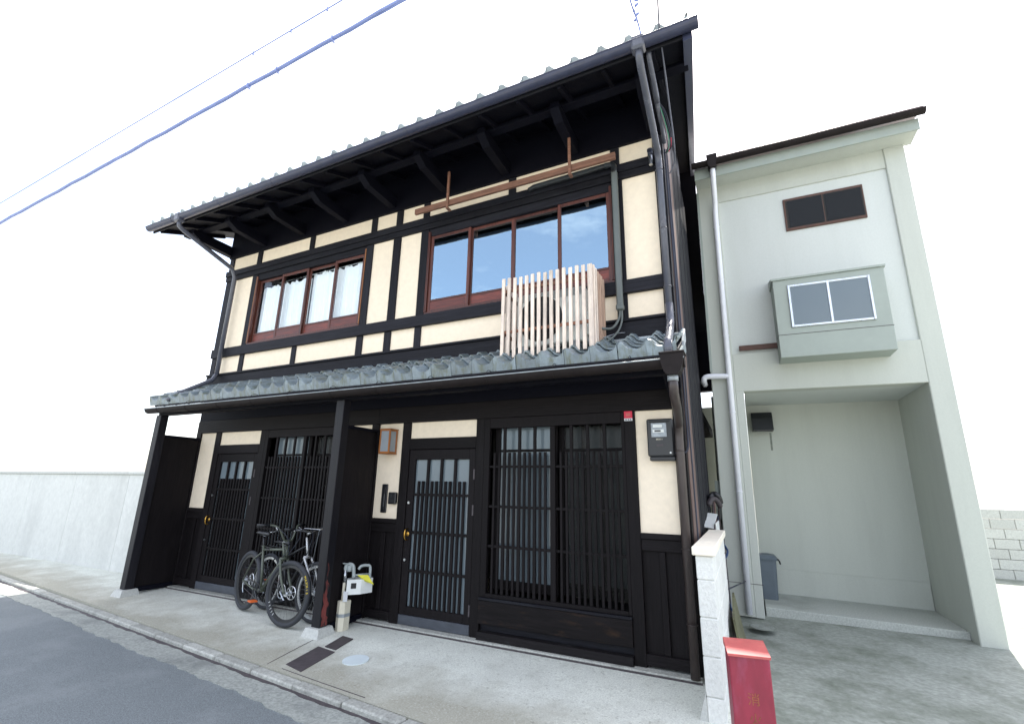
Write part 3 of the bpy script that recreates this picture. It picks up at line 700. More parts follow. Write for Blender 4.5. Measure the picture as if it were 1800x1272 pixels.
# --- ground floor, built once for each dwelling
def ground_floor(s, end):
    for a, b in [(-4.03, -3.90), (-2.905, -2.79), (-1.10, -.985)]: up_('post', a + s, b + s, .0, 2.43)
    if end == 'right': up_('post', -.605, -.50, .0, 2.43)
    lv_('head_beam', -4.43 + s, -.50 + s if end == 'left' else -.50, 2.41, 2.62, y0=-.02)
    # plaster and wainscot bays
    for a, b in [(-4.43, -4.03), (-.985, -.60)]:
        a += s; b += s
        pl_(a, b, 1.195, 2.41)
        lv_('dado_rail', a, b, 1.14, 1.195, y0=-.008)
        lv_('wainscot_rail', a, b, 1.03, 1.138, y0=.012)
        lv_('wainscot_foot', a, b, .035, .13, y0=-.002)
        mid = (a + b) / 2
        up_('wainscot_stile', mid - .03, mid + .03, .132, 1.028, y0=.016)
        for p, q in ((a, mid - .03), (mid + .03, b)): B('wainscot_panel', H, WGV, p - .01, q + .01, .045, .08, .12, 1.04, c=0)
    # plaster over the door
    pl_(-3.90 + s, -2.905 + s, 2.2, 2.41)
    lv_('door_head', -3.90 + s, -2.905 + s, 2.06, 2.20, y0=-.004)
    # door
    d = B('lattice_door', H, WSLAT, -3.893 + s, -3.80 + s, .012, .052, .125, 2.055)
    d['label'] = 'dark lattice entrance door with frosted glass'
    B('stile', d, WSLAT, -2.995 + s, -2.91 + s, .012, .052, .125, 2.055)
    B('top_rail', d, WSLAT, -3.80 + s, -2.995 + s, .012, .052, 1.93, 2.055)
    B('bottom_rail', d, WSLAT, -3.80 + s, -2.995 + s, .012, .052, .125, .215)
    B('kick_plate', d, KICK, -3.893 + s, -2.91 + s, .002, .055, .02, .123)
    n = 12; pit = (3.80 - 2.995) / n
    for k in range(1, n):
        xx = -3.80 + s + pit * k
        tall = k % 3 == 0
        B('slat', d, WSLAT, xx - (.018 if tall else .015), xx + (.018 if tall else .015), .014, .040, .215, 1.93 if tall else 1.665, c=.003)
    for z in (1.50, 1.05, .61): B('lattice_rail', d, WSLAT, -3.80 + s, -2.995 + s, .018, .046, z - .016, z + .016, c=.003)
    B('pane', d, GLF, -3.80 + s, -2.995 + s, .047, .050, .215, 1.93, c=0)
    B('backing', d, SHOJI, -3.80 + s, -2.995 + s, .075, .08, .15, 2.05, c=0)
    for z in (1.40, .73): MB().disc((-3.85 + s, .004, z), (0, 1, 0), .016, .02).build('keyhole', STEEL, d, (-3.85 + s, .004, z))
    mb = MB().tube(smoothpath([(-3.845 + s, .01, 1.09), (-3.845 + s, -.035, 1.075), (-3.845 + s, -.045, 1.02), (-3.845 + s, -.03, .97), (-3.845 + s, .01, .96)]), .009).disc((-3.845 + s, .008, 1.03), (0, 1, 0), .03, .012)
    mb.build('handle', BRASS, d, (-3.845 + s, 0, 1.03), True)
    for z in (1.75, 1.34, .27): B('hinge', d, IRON, -2.925 + s, -2.905 + s, -.006, .012, z - .06, z + .06, c=.003)
    # lattice window
    w = B('lattice_window', H, WSLAT, -2.79 + s, -2.715 + s, .0, .06, .43, 2.41)
    w['label'] = 'wide dark lattice window beside the entrance door'
    B('frame_stile', w, WSLAT, -1.135 + s, -1.10 + s, .0, .06, .43, 2.41)
    B('frame_head', w, WSLAT, -2.715 + s, -1.135 + s, .0, .06, 2.29, 2.41)
    B('frame_sill', w, WSLAT, -2.715 + s, -1.135 + s, -.004, .06, .43, .47)
    B('divider', w, WSLAT, -1.945 + s, -1.885 + s, .004, .056, .47, 2.29)
    for lo_, hi_ in ((-2.715, -1.945), (-1.885, -1.135)):
        n = 12; pit = (hi_ - lo_) / n
        for k in range(1, n):
            xx = lo_ + s + pit * k; tall = k % 3 == 0
            B('slat', w, WSLAT, xx - (.017 if tall else .0135), xx + (.017 if tall else .0135), .012, .040, .47, 2.29 if tall else 2.0, c=.003)
        for z in (1.84, 1.39, .96): B('lattice_rail', w, WSLAT, lo_ + s, hi_ + s, .018, .046, z - .014, z + .014, c=.003)
    # sliding panes behind the lattice
    B('inner_sash', w, WSLAT, -2.70 + s, -2.63 + s, .13, .16, .5, 2.3)
    B('inner_sash', w, WSLAT, -1.97 + s, -1.90 + s, .13, .16, .5, 2.3)
    B('inner_sash', w, WSLAT, -2.63 + s, -1.97 + s, .13, .16, .5, .60)
    B('inner_sash', w, WSLAT, -2.63 + s, -1.97 + s, .132, .158, 2.015, 2.045)
    B('pane', w, GLF, -2.63 + s, -1.97 + s, .143, .147, .60, 2.3, c=0)
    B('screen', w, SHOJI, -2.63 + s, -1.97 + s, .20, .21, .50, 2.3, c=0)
    for k in range(1, 3): B('screen_batten', w, WSLAT, -2.63 + s + .22 * k - .012, -2.63 + s + .22 * k + .012, .188, .199, .5, 2.3, c=0)
    B('inner_sash', w, WSLAT, -1.90 + s, -1.84 + s, .18, .21, .5, 2.3)
    B('inner_sash', w, WSLAT, -1.17 + s, -1.11 + s, .18, .21, .5, 2.3)
    B('inner_sash', w, WSLAT, -1.84 + s, -1.17 + s, .182, .208, 2.015, 2.045)
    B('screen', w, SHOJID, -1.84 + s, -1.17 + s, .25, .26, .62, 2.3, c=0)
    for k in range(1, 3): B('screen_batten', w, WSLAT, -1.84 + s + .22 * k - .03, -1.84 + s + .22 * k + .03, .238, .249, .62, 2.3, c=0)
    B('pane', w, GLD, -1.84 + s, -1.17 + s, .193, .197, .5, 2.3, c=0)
    V = [(-2.78 + s, .215, .4), (-1.08 + s, .215, .4), (-1.08 + s, 1.2, .4), (-2.78 + s, 1.2, .4), (-2.78 + s, .215, 2.45), (-1.08 + s, .215, 2.45), (-1.08 + s, 1.2, 2.45), (-2.78 + s, 1.2, 2.45)]
    raw('room', [Vector(v) - Vector((-2 + s, .6, 1)) for v in V], [(0, 1, 2, 3), (4, 7, 6, 5), (2, 6, 7, 3), (0, 3, 7, 4), (1, 5, 6, 2)], DARK, w, (-2 + s, .6, 1))
    # board, shadow gap and sill under the lattice window
    B('apron_board', H, WBOARD, -2.79 + s, -1.10 + s, -.022, .03, .165, .40)
    B('apron_cap', H, WH, -2.79 + s, -1.10 + s, -.03, .05, .402, .428)
    B('apron_back', H, WH, -2.79 + s, -1.10 + s, .05, .08, .03, .42, c=0)
    B('ground_sill', H, SILLW, -2.79 + s, -1.10 + s, -.05, .045, .005, .092)
    # low stone plinth under the timbers
    B('plinth', H, KERB, -4.43 + s, -.50 + s, -.095, .2, -.1, .0145, c=.006)
    B('plinth_joint', H, IRON, -4.43 + s, -.50 + s, -.108, -.0955, -.1, .0005, c=0)
ground_floor(0, 'right'); ground_floor(SH, 'left')
up_('post', -4.562, -4.432, .0, 2.62, y0=-.004)
up_('post', -8.49, -8.365, .0, 2.62, y0=-.004)
lv_('wall_board', XL, XR, 2.622, 3.178, y0=.0, m=WD)
B('party_wall', H, WD, -4.55, -4.43, .2, 8.0, 0, 6.3, c=0)
# wing wall with its post on a stone foot
for s in (0, SH):
    B('wing_wall', H, WGV, -4.545 + s, -4.455 + s, -.58, -.006, .07, 2.29)
    B('wing_wall_cap', H, WD, -4.56 + s, -4.44 + s, -.58, -.006, 2.292, 2.33)
    B('wing_wall_sill', H, WD, -4.56 + s, -4.44 + s, -.56, -.006, .0, .068)
    p = B('porch_post', H, WPOST, -4.555 + s, -4.425 + s, -.69, -.57, .055, 2.63, c=.006)
    st = raw('foot_stone', [(-.10, -.10, .0), (.10, -.10, .0), (.10, .10, .0), (-.10, .10, .0), (-.14, -.14, -.12), (.14, -.14, -.12), (.14, .14, -.12), (-.14, .14, -.12)],
             [(0, 1, 2, 3), (7, 6, 5, 4), (0, 4, 5, 1), (1, 5, 6, 2), (2, 6, 7, 3), (3, 7, 4, 0)], STONE, H, (-4.49 + s, -.63, .055))
# paint worn down to red wood at the foot of the porch post
mb = MB(); k = 26
V = []; F = []
rr_ = random.Random(3)
for i in range(k + 1):
    z = .07 + .66 * i / k
    wd = .05 * (1 - (i / k) ** 1.3) + .006
    cy = -.635 + .012 * math.sin(i * .9) - .018 * (i / k)
    a = cy - wd * rr_.uniform(.55, 1.0); b = cy + wd * rr_.uniform(.5, 1.0)
    V += [(-4.4228, max(a, -.686), z), (-4.4228, min(b, -.575), z)]
for i in range(k):
    F.append((2 * i, 2 * i + 1, 2 * i + 3, 2 * i + 2))
pp = [o for o in H.children if o.name == 'porch_post'][0]
raw('peeled_patch', [Vector(v) - Vector((-4.42, -.63, .4)) for v in V], F, REDPEEL, pp, (-4.42, -.63, .4))
# side, back and floor of the house
nb_ = 9
for i in range(nb_):
    a = .125 + i * .29
    B('side_board', H, BROWNM if i in (0, 1) else WV, -.60, -.490 + (.004 if i % 2 else 0), a, a + .285, .0, 6.2 + (.15 if i > 1 else 0), c=.004)
for i in range(8):                               # gable boards between eaves and verge
    a = .13 + i * .33
    B('gable_board', H, WV, -.62, -.53, a, a + .325, 5.9, rz(a) - .04, c=.004)
B('rear_wall', H, WD, -3.6, -.12, 9.0, 9.2, 4.32, rz(9.0) - 4.6 if False else 7.2, c=0)
B('rear_wall', H, NWALL, -3.6, -.3, 9.0, 9.2, 0, 3.86, c=0)
B('rear_wall', H, WD, -3.7, -3.55, 2.8, 9.3, 0, 7.2, c=0)
B('rear_wall', H, WD, XL, -3.6, 7.9, 8.0, 0, 6.3, c=0)
B('end_wall', H, WD, XL, XL + .1, .13, 7.9, 0, 6.2, c=0)
B('upper_floor', H, WD, XL + .1, -.62, .22, 7.8, 2.9, 3.1, c=0)

# --- laundry rail under the upper eaves
rail = thing('laundry_rail', 'weathered brown wooden rail on two hangers under the upper eaves', 'wooden rail', (-2.4, -.28, 5.3))
B('rail', rail, BAR, -3.87, -1.0, -.315, -.275, 5.325, 5.41)
for xh in (-3.305, -1.55):
    MB().box(xh - .016, xh + .016, -.340, -.318, 5.27, 5.84).box(xh - .018, xh + .018, -.342, -.255, 5.262, 5.282).build('hanger', BAR, rail, (xh, -.33, 5.5))

# ------------------------------------------------------------------ air conditioner, its screen, duct
ac = thing('air_conditioner', 'white outdoor air conditioner unit behind the slatted screen on the lower roof', 'air conditioner', (-1.8, -.3, 3.1))
B('casing', ac, ACW, -2.19, -1.38, -.40, -.12, 3.13, 3.76, c=.015)
mb = MB()
for r_ in [.03 + .025 * i for i in range(10)]: mb.ring((-1.90, -.412, 3.44), (0, 1, 0), r_, .004, 28, 5)
for i in range(12):
    t = math.pi * i / 6; mb.tube([(-1.90, -.414, 3.44), (-1.90 + .26 * math.cos(t), -.414, 3.44 + .26 * math.sin(t))], .004, 5)
MB().disc((-1.90, -.4015, 3.44), (0, 1, 0), .265, .006, 32).build('fan_opening', DUCTB, ac, (-1.9, -.4, 3.44))
mb.build('fan_grille', METERB, ac, (-1.9, -.41, 3.44))
mb = MB()
for i in range(16): mb.box(-2.17, -1.40, -.403, -.4005, 3.66 + i * .006, 3.6625 + i * .006)
mb.build('louvre_lines', LEAD, ac, (-1.8, -.4, 3.7))
B('side_cover', ac, ACW, -1.385, -1.345, -.36, -.18, 3.2, 3.45, c=.01)
for xx in (-2.08, -1.50): B('foot', ac, LEAD, xx - .03, xx + .03, -.44, -.10, 3.02, 3.128)
cage = thing('slatted_screen', 'pale weathered wooden slat screen standing on the lower tiled roof', 'slat screen', (-1.8, -.5, 3.0))
nsl = 15
for i in range(nsl):
    xx = -2.315 + (1.035 / (nsl - 1)) * i
    tw = .0195 if i < nsl - 1 else .026
    B('slat', cage, SLATW, xx - tw, xx + tw, -.522, -.50, 2.99 + rnd.uniform(-.006, .006), 3.945 + rnd.uniform(-.008, .012), c=.003).rotation_euler = (0, rnd.uniform(-.006, .006), 0)
for i in range(6):
    yy = -.455 + .078 * i
    B('slat', cage, SLATW if i < 2 else SLATB, -1.268, -1.245, yy - .017, yy + .017, 3.0 + .036 * i, 3.94 + rnd.uniform(-.008, .008), c=.003)
for i in range(5):
    yy = -.435 + .088 * i
    B('slat', cage, SLATW, -2.36, -2.338, yy - .017, yy + .017, 3.02 + .04 * i, 3.94, c=.003)
for z in (3.80, 3.30):
    B('cross_rail', cage, BAR, -2.335, -1.27, -.499, -.475, z - .018, z + .018, c=.003)
    B('cross_rail', cage, BAR, -1.29, -1.269, -.474, -.03, z - .018, z + .018, c=.003)
    B('cross_rail', cage, BAR, -2.337, -2.316, -.474, -.03, z - .018, z + .018, c=.003)
duct = thing('pipe_duct', 'grey plastic pipe duct running down the wall right of the sky-reflecting window', 'pipe duct', (-1.07, 0, 4.4))
B('duct_run', duct, DUCT, -1.105, -1.035, -.105, -.036, 3.56, 5.33, c=.014)
B('duct_end', duct, DUCT, -1.112, -1.028, -.112, -.036, 3.53, 3.60, c=.012)
T('duct_elbow', duct, DUCTB, smoothpath([(-1.07, -.075, 5.30), (-1.072, -.075, 5.385), (-1.10, -.075, 5.425), (-1.18, -.075, 5.435)]), .037, 12)
T('duct_run', duct, DUCTB, [(-1.15, -.075, 5.435), (-2.13, -.075, 5.415), (-2.20, -.06, 5.40)], .035, 12)
T('hose', duct, DUCT, smoothpath([(-1.075, -.07, 3.55), (-1.085, -.08, 3.44), (-1.15, -.15, 3.31), (-1.26, -.22, 3.30), (-1.36, -.24, 3.33)]), .015, 8)
T('hose', duct, DUCT, smoothpath([(-1.055, -.07, 3.55), (-1.055, -.09, 3.40), (-1.09, -.15, 3.26), (-1.16, -.24, 3.15), (-1.22, -.33, 3.08)]), .012, 8)
T('wire', duct, STEEL, smoothpath([(-1.27, -.2, 3.19), (-1.12, -.12, 3.25), (-1.03, -.06, 3.27)]), .004, 6)

# ------------------------------------------------------------------ things on the street front
LANP = mat('lantern_paper', (0.30, 0.33, 0.36), 0.5, var=0.06, bump=0.02)
lan = thing('wall_lantern', 'wooden framed wall lantern with white paper-like panes beside the door', 'lantern', (-4.2, 0, 2.16))
for xx in (-4.285, -4.135):
    for yy in (-.148, -.012): B('frame_post', lan, LANW, xx, xx + .020, yy, yy + .020, 2.01, 2.315, c=.002)
for z in (2.01, 2.295):
    for yy in (-.148, -.012): B('frame_rail', lan, LANW, -4.265, -4.135, yy + .001, yy + .019, z, z + .02, c=.002)
    for xx in (-4.285, -4.135): B('frame_rail', lan, LANW, xx + .001, xx + .019, -.128, -.012, z, z + .02, c=.002)
B('pane', lan, LANP, -4.265, -4.135, -.139, -.136, 2.03, 2.295, c=0)
B('pane', lan, LANP, -4.129, -4.126, -.128, -.012, 2.03, 2.295, c=0)
B('pane', lan, LANP, -4.277, -4.274, -.128, -.012, 2.03, 2.295, c=0)
B('lantern_cap', lan, LANW, -4.29, -4.11, -.152, .02, 2.316, 2.326, c=.002)
B('lantern_base', lan, LANW, -4.285, -4.115, -.148, .02, 2.0, 2.009, c=.002)
ms = thing('letter_slot', 'tall narrow black letter slot plate on the cream plaster left of the door', 'letter slot', (-4.25, 0, 1.45))
B('plate', ms, BLACK, -4.30, -4.21, -.002, .02, 1.265, 1.62, c=.006)
B('flap', ms, BLACK, -4.278, -4.232, -.014, -.003, 1.30, 1.585, c=.005)
B('chrome_strip', ms, SILV, -4.240, -4.236, -.0165, -.0145, 1.34, 1.50, c=0)
ic = thing('intercom', 'small square black intercom on the plaster left of the door post', 'intercom', (-4.1, 0, 1.44))
B('case', ic, BLACK, -4.165, -4.045, -.03, .02, 1.375, 1.52, c=.01)
B('speaker_grille', ic, METERB, -4.145, -4.065, -.033, -.031, 1.40, 1.43, c=0)
MB().disc((-4.105, -.032, 1.475), (0, 1, 0), .016, .006).build('call_button', METERB, ic, (-4.105, -.032, 1.475))
em = thing('electricity_meter', 'dark cased electricity meter with glass window on the right plaster panel', 'meter', (-.72, 0, 2.1))
B('case', em, METERB, -.855, -.60, -.085, .02, 1.93, 2.305, c=.012)
B('terminal_cover', em, BLACK, -.84, -.595, -.078, .02, 1.888, 1.928, c=.006)
B('hood', em, METERB, -.825, -.635, -.115, -.086, 2.272, 2.29, c=.004)
B('window', em, LED, -.81, -.66, -.096, -.087, 2.12, 2.262, c=.006)
B('dial_plate', em, WHITE, -.79, -.70, -.100, -.097, 2.215, 2.245, c=0)
B('counter', em, WHITE, -.795, -.685, -.102, -.097, 2.165, 2.195, c=0)
B('counter_digits', em, BLACK, -.775, -.715, -.1045, -.1025, 2.172, 2.188, c=0)
text('number_plate', '893011', .022, CREAMB, em, (-.735, -.0868, 2.098), (R(90), 0, 0), .0008)
B('small_plate', em, IRON, -.765, -.70, -.0885, -.0865, 2.030, 2.050, c=0)
MB().disc((-.635, -.087, 1.965), (0, 1, 0), .009, .006).build('seal_screw', WHITE, em, (-.635, -.087, 1.965))
sg = thing('red_notice_plate', 'small red and white notice plate at the top of the post', 'plate', (-1.05, 0, 2.36))
B('plate', sg, REDP, -1.095, -1.01, -.008, -.0015, 2.335, 2.41, c=0)
B('white_band', sg, WHP, -1.095, -1.01, -.008, -.0015, 2.308, 2.334, c=0)
for i, a in enumerate((-1.083, -1.058, -1.036)): B('printed_mark', sg, KICK, a, a + .016, -.0095, -.0085, 2.314, 2.327, c=0)
B('emblem', sg, REDT, -1.075, -1.03, -.0095, -.0085, 2.357, 2.390, c=0)
ct = thing('service_cables', 'black cables clipped down the right corner post of the dark house', 'cable', (-.47, -.05, 4))
T('cable', ct, CABK, smoothpath([(-.475, -.06, 5.45), (-.47, -.06, 4.9), (-.465, -.05, 3.9), (-.47, -.05, 3.0), (-.47, -.03, 2.2), (-.48, -.04, 2.0), (-.53, -.05, 1.965), (-.60, -.06, 1.96)]), .011, 8)
T('cable', ct, CABK, smoothpath([(-.455, -.05, 5.45), (-.452, -.05, 4.9), (-.45, -.04, 3.9), (-.45, -.035, 3.0), (-.45, -.02, 1.0)]), .007, 8)
T('conduit', ct, PIPEG, [(-.455, -1.10, 5.90), (-.455, -1.06, 5.76), (-.46, -.62, 5.72), (-.462, -.55, 5.69)], .026, 10)
T('conduit', ct, PIPEG, [(-.462, -.56, 5.70), (-.465, -.20, 5.58), (-.468, -.10, 5.50)], .022, 10)
for i, (m_, dx) in enumerate([(CABG, .0), (CABK, .02), (CABK, .035), (CABK, -.015)]):
    T('loop', ct, m_, smoothpath([(-.462, -.56, 5.71), (-.43 + dx, -.42, 5.62), (-.40 + dx, -.28, 5.42 - .02 * i), (-.43 + dx * .6, -.18, 5.33), (-.468, -.07, 5.40)]), .005, 6)
T('splice', ct, CABR, smoothpath([(-.372, -.29, 5.40), (-.385, -.22, 5.345), (-.42, -.17, 5.325)]), .0065, 6)
T('drop_loop', ct, PIPEG, smoothpath([(-.28, -1.5, 6.3), (-.325, -1.22, 5.98), (-.33, -1.0, 5.78), (-.34, -.6, 5.52), (-.345, -.35, 5.32), (-.37, -.14, 5.20), (-.44, -.05, 5.12)]), .009, 6)
ins = thing('wire_bracket', 'small glass-capped bracket on the corner post beside the grey downpipe', 'bracket', (-.63, -.03, 5.4))
MB().disc((-.635, -.09, 5.43), (0, 0, 1), .03, .06).disc((-.635, -.09, 5.47), (0, 0, 1), .035, .02).build('insulator', CABK, ins, (-.635, -.09, 5.45), True)
MB().disc((-.635, -.09, 5.34), (0, 0, 1), .022, .13).box(-.65, -.62, -.09, .0, 5.30, 5.33).build('clamp', STEEL, ins, (-.635, -.09, 5.34))
drop = thing('service_drop', 'thin service wire with clamps rising from the upper gutter corner', 'wire', (-.55, -1.2, 6.1))
T('wire', drop, CAB, smoothpath([(-.50, -1.16, 5.93), (-.52, -1.24, 6.08), (-.55, -1.4, 6.16), (-.58, -1.75, 6.35), (-.9, -4.5, 7.6)]), .010, 6)
mbx = MB()
for q in range(5): mbx.disc((-.528 + rnd.uniform(-.012, .03), -1.28 - .02 * q, 6.06 + .035 * q), (rnd.uniform(-1, 1), .4, 1), .014, .04, 8)
mbx.build('clamp_cluster', CAB, drop, (-.53, -1.3, 6.1))

# gas meter by the wing wall
gm = thing('gas_meter', 'white gas meter with yellow tag on a cream post box by the wing wall', 'gas meter', (-4.36, -.35, 0))
prism('post_box', gm, CREAMB, [(-4.435, -.44), (-4.385, -.455), (-4.335, -.42), (-4.335, -.33), (-4.43, -.33)], 'z', zg(-.35) - .01, .29)
prism('grey_band', gm, LEAD, [(-4.4365, -.4415), (-4.385, -.4568), (-4.3335, -.421), (-4.3335, -.3285), (-4.4315, -.3285)], 'z', .12, .155)
T('riser_pipe', gm, CREAMB, [(-4.40, -.40, .28), (-4.40, -.40, .50)], .017, 10)
T('riser_pipe', gm, STEEL, [(-4.40, -.40, .49), (-4.40, -.40, .62)], .022, 10)
GM = mat('painted_pipe', (0.36, 0.40, 0.40), 0.45, var=0.15, bump=0.03)
T('inlet_elbow', gm, GM, smoothpath([(-4.40, -.40, .60), (-4.40, -.40, .66), (-4.37, -.38, .685), (-4.33, -.35, .66), (-4.32, -.34, .54)]), .020, 10)
B('valve_lever', gm, GM, -4.44, -4.34, -.42, -.40, .685, .70)
MB().disc((-4.37, -.37, .64), (0, 0, 1), .03, .07, 12).build('valve_body', GM, gm, (-4.37, -.37, .64), True)
T('outlet_pipe', gm, GM, smoothpath([(-4.31, -.28, .62), (-4.29, -.26, .655), (-4.26, -.20, .66), (-4.24, -.16, .64), (-4.235, -.155, .52)]), .017, 10)
T('meter_bar', gm, GM, [(-4.33, -.345, .56), (-4.235, -.155, .56)], .012, 8)
body = prism('meter_body', gm, WHITE, [(-4.42, -.34), (-4.33, -.43), (-4.22, -.31), (-4.18, -.16), (-4.25, -.11), (-4.36, -.13), (-4.42, -.22)], 'z', .36, .52)
B('display', body, BLACK, -4.20, -4.14, -.002, .004, .40, .46, c=.002); dsp = body.children[0]
nrm = Vector((-.12 / .1628, 0, 0))
dsp.location = Vector((-4.277, -.374, .455)) - W0[body.name]; dsp.rotation_euler = (0, 0, math.atan2(.12, .11))
B('paper_label', gm, WHP, -4.36, -4.30, -.437, -.435, .29, .40, c=0).rotation_euler = (0, 0, .1)
raw('yellow_tag', [(0, 0, 0), (.13, .02, .005), (.20, .05, -.10), (.07, .05, -.07), (0, 0, .002), (.13, .02, .007), (.20, .05, -.098), (.07, .05, -.068)], [(0, 1, 2, 3), (7, 6, 5, 4), (0, 4, 5, 1), (1, 5, 6, 2), (2, 6, 7, 3), (3, 7, 4, 0)], YEL, gm, (-4.275, -.33, .565), rot=(0, 0, .2))

# ------------------------------------------------------------------ bicycles
def bicycle(label, front, rear, steer, style, lean):
    """built with the rear contact at the origin, +x forward; then turned into place"""
    f = Vector((front[0], front[1], 0)); r_ = Vector((rear[0], rear[1], 0))
    wb = (f - r_).length
    t = thing('bicycle', label, 'bicycle', (0, 0, 0), 'bicycles parked by the porch post')
    RW = .365 if style == 0 else .345; TR = .029 if style == 0 else .024
    fm = OLIVE if style == 0 else BLACK
    def wheel(cx, parent_pts=None):
        w = MB().ring((cx, 0, RW), (0, 1, 0), RW - TR, TR, 44, 8).build('wheel', RUB, t, (cx, 0, RW), True)
        for v in w.data.vertices: pass
        mb = MB()
        for rr in (RW - 2 * TR - .002, RW - 2 * TR - .02):
            mb.ring((cx, 0, RW), (0, 1, 0), rr, .008, 40, 6)
        V, F = [], []
        n = 40
        for i in range(n):
            a = 2 * math.pi * i / n
            for y in (-.011, .011):
                for rr in (RW - 2 * TR + .006, RW - 2 * TR - .024): V.append((cx + rr * math.cos(a), y, RW + rr * math.sin(a)))
        for i in range(n):
            a, b = i * 4, ((i + 1) % n) * 4
            F += [(a, a + 1, b + 1, b), (a + 2, b + 2, b + 3, a + 3), (a + 1, a + 3, b + 3, b + 1)]
        mb.add(V, F)
        mb.build('rim', METERB if style == 0 else SILV, w, (cx, 0, RW))
        sp = MB()
        for i in range(28):
            a = 2 * math.pi * i / 28; sd = 1 if i % 2 else -1
            a2 = a + sd * .9 * (1 if (i // 2) % 2 else -1)
            sp.tube([(cx + .022 * math.cos(a2), sd * .028, RW + .022 * math.sin(a2)), (cx + (RW - 2 * TR - .02) * math.cos(a), 0, RW + (RW - 2 * TR - .02) * math.sin(a))], .0010, 4)
        sp.build('spokes', METERB if style == 0 else STEEL, w, (cx, 0, RW))
        MB().disc((cx, 0, RW), (0, 1, 0), .020, .10, 12).disc((cx, .03, RW), (0, 1, 0), .032, .006).disc((cx, -.03, RW), (0, 1, 0), .032, .006).build('hub', SILV, w, (cx, 0, RW), False)
        rot_ = MB().ring((cx, .045, RW), (0, 1, 0), .072, .007, 28, 4)
        for i in range(6):
            a = math.pi * i / 3; rot_.tube([(cx, .045, RW), (cx + .07 * math.cos(a + .3), .045, RW + .07 * math.sin(a + .3))], .004, 4)
        rot_.build('brake_disc', SILV, w, (cx, .045, RW))
        return w
    wheel(0)
    fwl = wheel(wb)
    bb = Vector((.44, 0, .30)); st_top = Vector((.27, 0, .82)); hd_t = Vector((wb - .225, 0, .87)); hd_b = Vector((wb - .18, 0, .755)); rh = Vector((0, 0, RW))
    if style == 1: st_top = Vector((.28, 0, .70)); hd_t = Vector((wb - .29, 0, .90)); hd_b = Vector((wb - .24, 0, .74)); bb = Vector((.46, 0, .28))
    fr = MB()
    fr.tube([bb, st_top], .0165, 10).tube([st_top + Vector((.012, 0, -.05)), hd_t + Vector((.012, 0, -.035))], .0155, 10).tube([bb, hd_b + Vector((-.005, 0, .03))], .019, 10).tube([hd_t, hd_b], .023, 10)
    for s in (-1, 1):
        y = s * .062
        fr.tube([bb + Vector((-.02, s * .03, 0)), Vector((.30, s * .05, .305)), Vector((0, y, RW))], .010, 8)
        fr.tube([st_top + Vector((.02, s * .012, -.08)), Vector((.15, s * .045, .64)), Vector((0, y, RW))], .009, 8)
    fr.disc(bb, (0, 1, 0), .025, .09, 12)
    frame = fr.build('frame', fm, t, bb, True)
    sp_top = st_top + (st_top - bb).normalized() * .12
    T('seat_post', t, BLACK if style == 0 else SILV, [st_top - (st_top - bb).normalized() * .05, sp_top], .0135, 10)
    # saddle
    V = []; F = []
    prof = [(-.14, .015, .0), (-.12, .065, .012), (-.06, .072, .016), (0, .05, .010), (.06, .028, .008), (.12, .019, .006), (.145, .008, .0)]
    for (xs, wy, zc) in prof:
        for a in (-1, -.6, 0, .6, 1): V.append((xs, wy * a, zc + .03 * (1 - abs(a) ** 2)))
        for a in (1, 0, -1): V.append((xs, wy * a * .8, zc - .012))
    for i in range(len(prof) - 1):
        for j in range(8): F.append((i * 8 + j, i * 8 + (j + 1) % 8, (i + 1) * 8 + (j + 1) % 8, (i + 1) * 8 + j))
    F += [tuple(range(7, -1, -1)), tuple(6 * 8 + j for j in range(8))]
    sd = raw('saddle', V, F, BLACK, t, sp_top + Vector((-.01, 0, .025)), True); fixn(sd.data)
    MB().tube([sp_top + Vector((-.09, .02, .012)), sp_top + Vector((.08, .02, .004))], .004, 5).tube([sp_top + Vector((-.09, -.02, .012)), sp_top + Vector((.08, -.02, .004))], .004, 5).build('saddle_rails', STEEL, sd, sp_top)
    # drive train
    cr = MB().ring(bb + Vector((0, -.055, 0)), (0, 1, 0), .085, .006, 32, 5)
    for i in range(5):
        a = 2 * math.pi * i / 5; cr.tube([bb + Vector((0, -.055, 0)), bb + Vector((.083 * math.cos(a), -.055, .083 * math.sin(a)))], .006, 5)
    cr.tube([bb + Vector((0, -.075, 0)), bb + Vector((.14, -.085, -.09))], .011, 6).tube([bb + Vector((0, .06, 0)), bb + Vector((-.14, .085, .09))], .011, 6)
    ck = cr.build('crankset', SILV if style else BLACK, t, bb)
    B('pedal', ck, ORANGE if style == 0 else BLACK, bb.x + .095, bb.x + .185, -.185, -.095, bb.z - .10, bb.z - .08, c=.004)
    B('pedal', ck, ORANGE if style == 0 else BLACK, bb.x - .185, bb.x - .095, .095, .185, bb.z + .08, bb.z + .10, c=.004)
    MB().tube([bb + Vector((0, -.055, .085)), (0, -.045, RW + .045)], .004, 4).tube([bb + Vector((0, -.055, -.085)), (0.02, -.045, RW - .09)], .004, 4).build('chain', IRON, t, bb)
    mb = MB()
    for i in range(7): mb.ring((0, -.03 - .004 * i, RW), (0, 1, 0), .05 - .0045 * i if i else .055, .002, 24, 4)
    mb.tube([(0, -.05, RW - .03), (.02, -.05, RW - .10), (.05, -.05, RW - .14)], .009, 6).build('cassette', STEEL, t, (0, -.04, RW))
    # steering group: fork, bar, stem turn together
    stg = bpy.data.objects.new('steering', None); link(stg, t, (wb - .02, 0, 0))
    fk = MB()
    crown = hd_b + Vector((.01, 0, -.02))
    for s in (-1, 1):
        fk.tube(smoothpath([crown + Vector((0, s * .055, 0)), Vector((wb - .11, s * .058, .56)), Vector((wb, s * .056, RW))], 4), .014, 8)
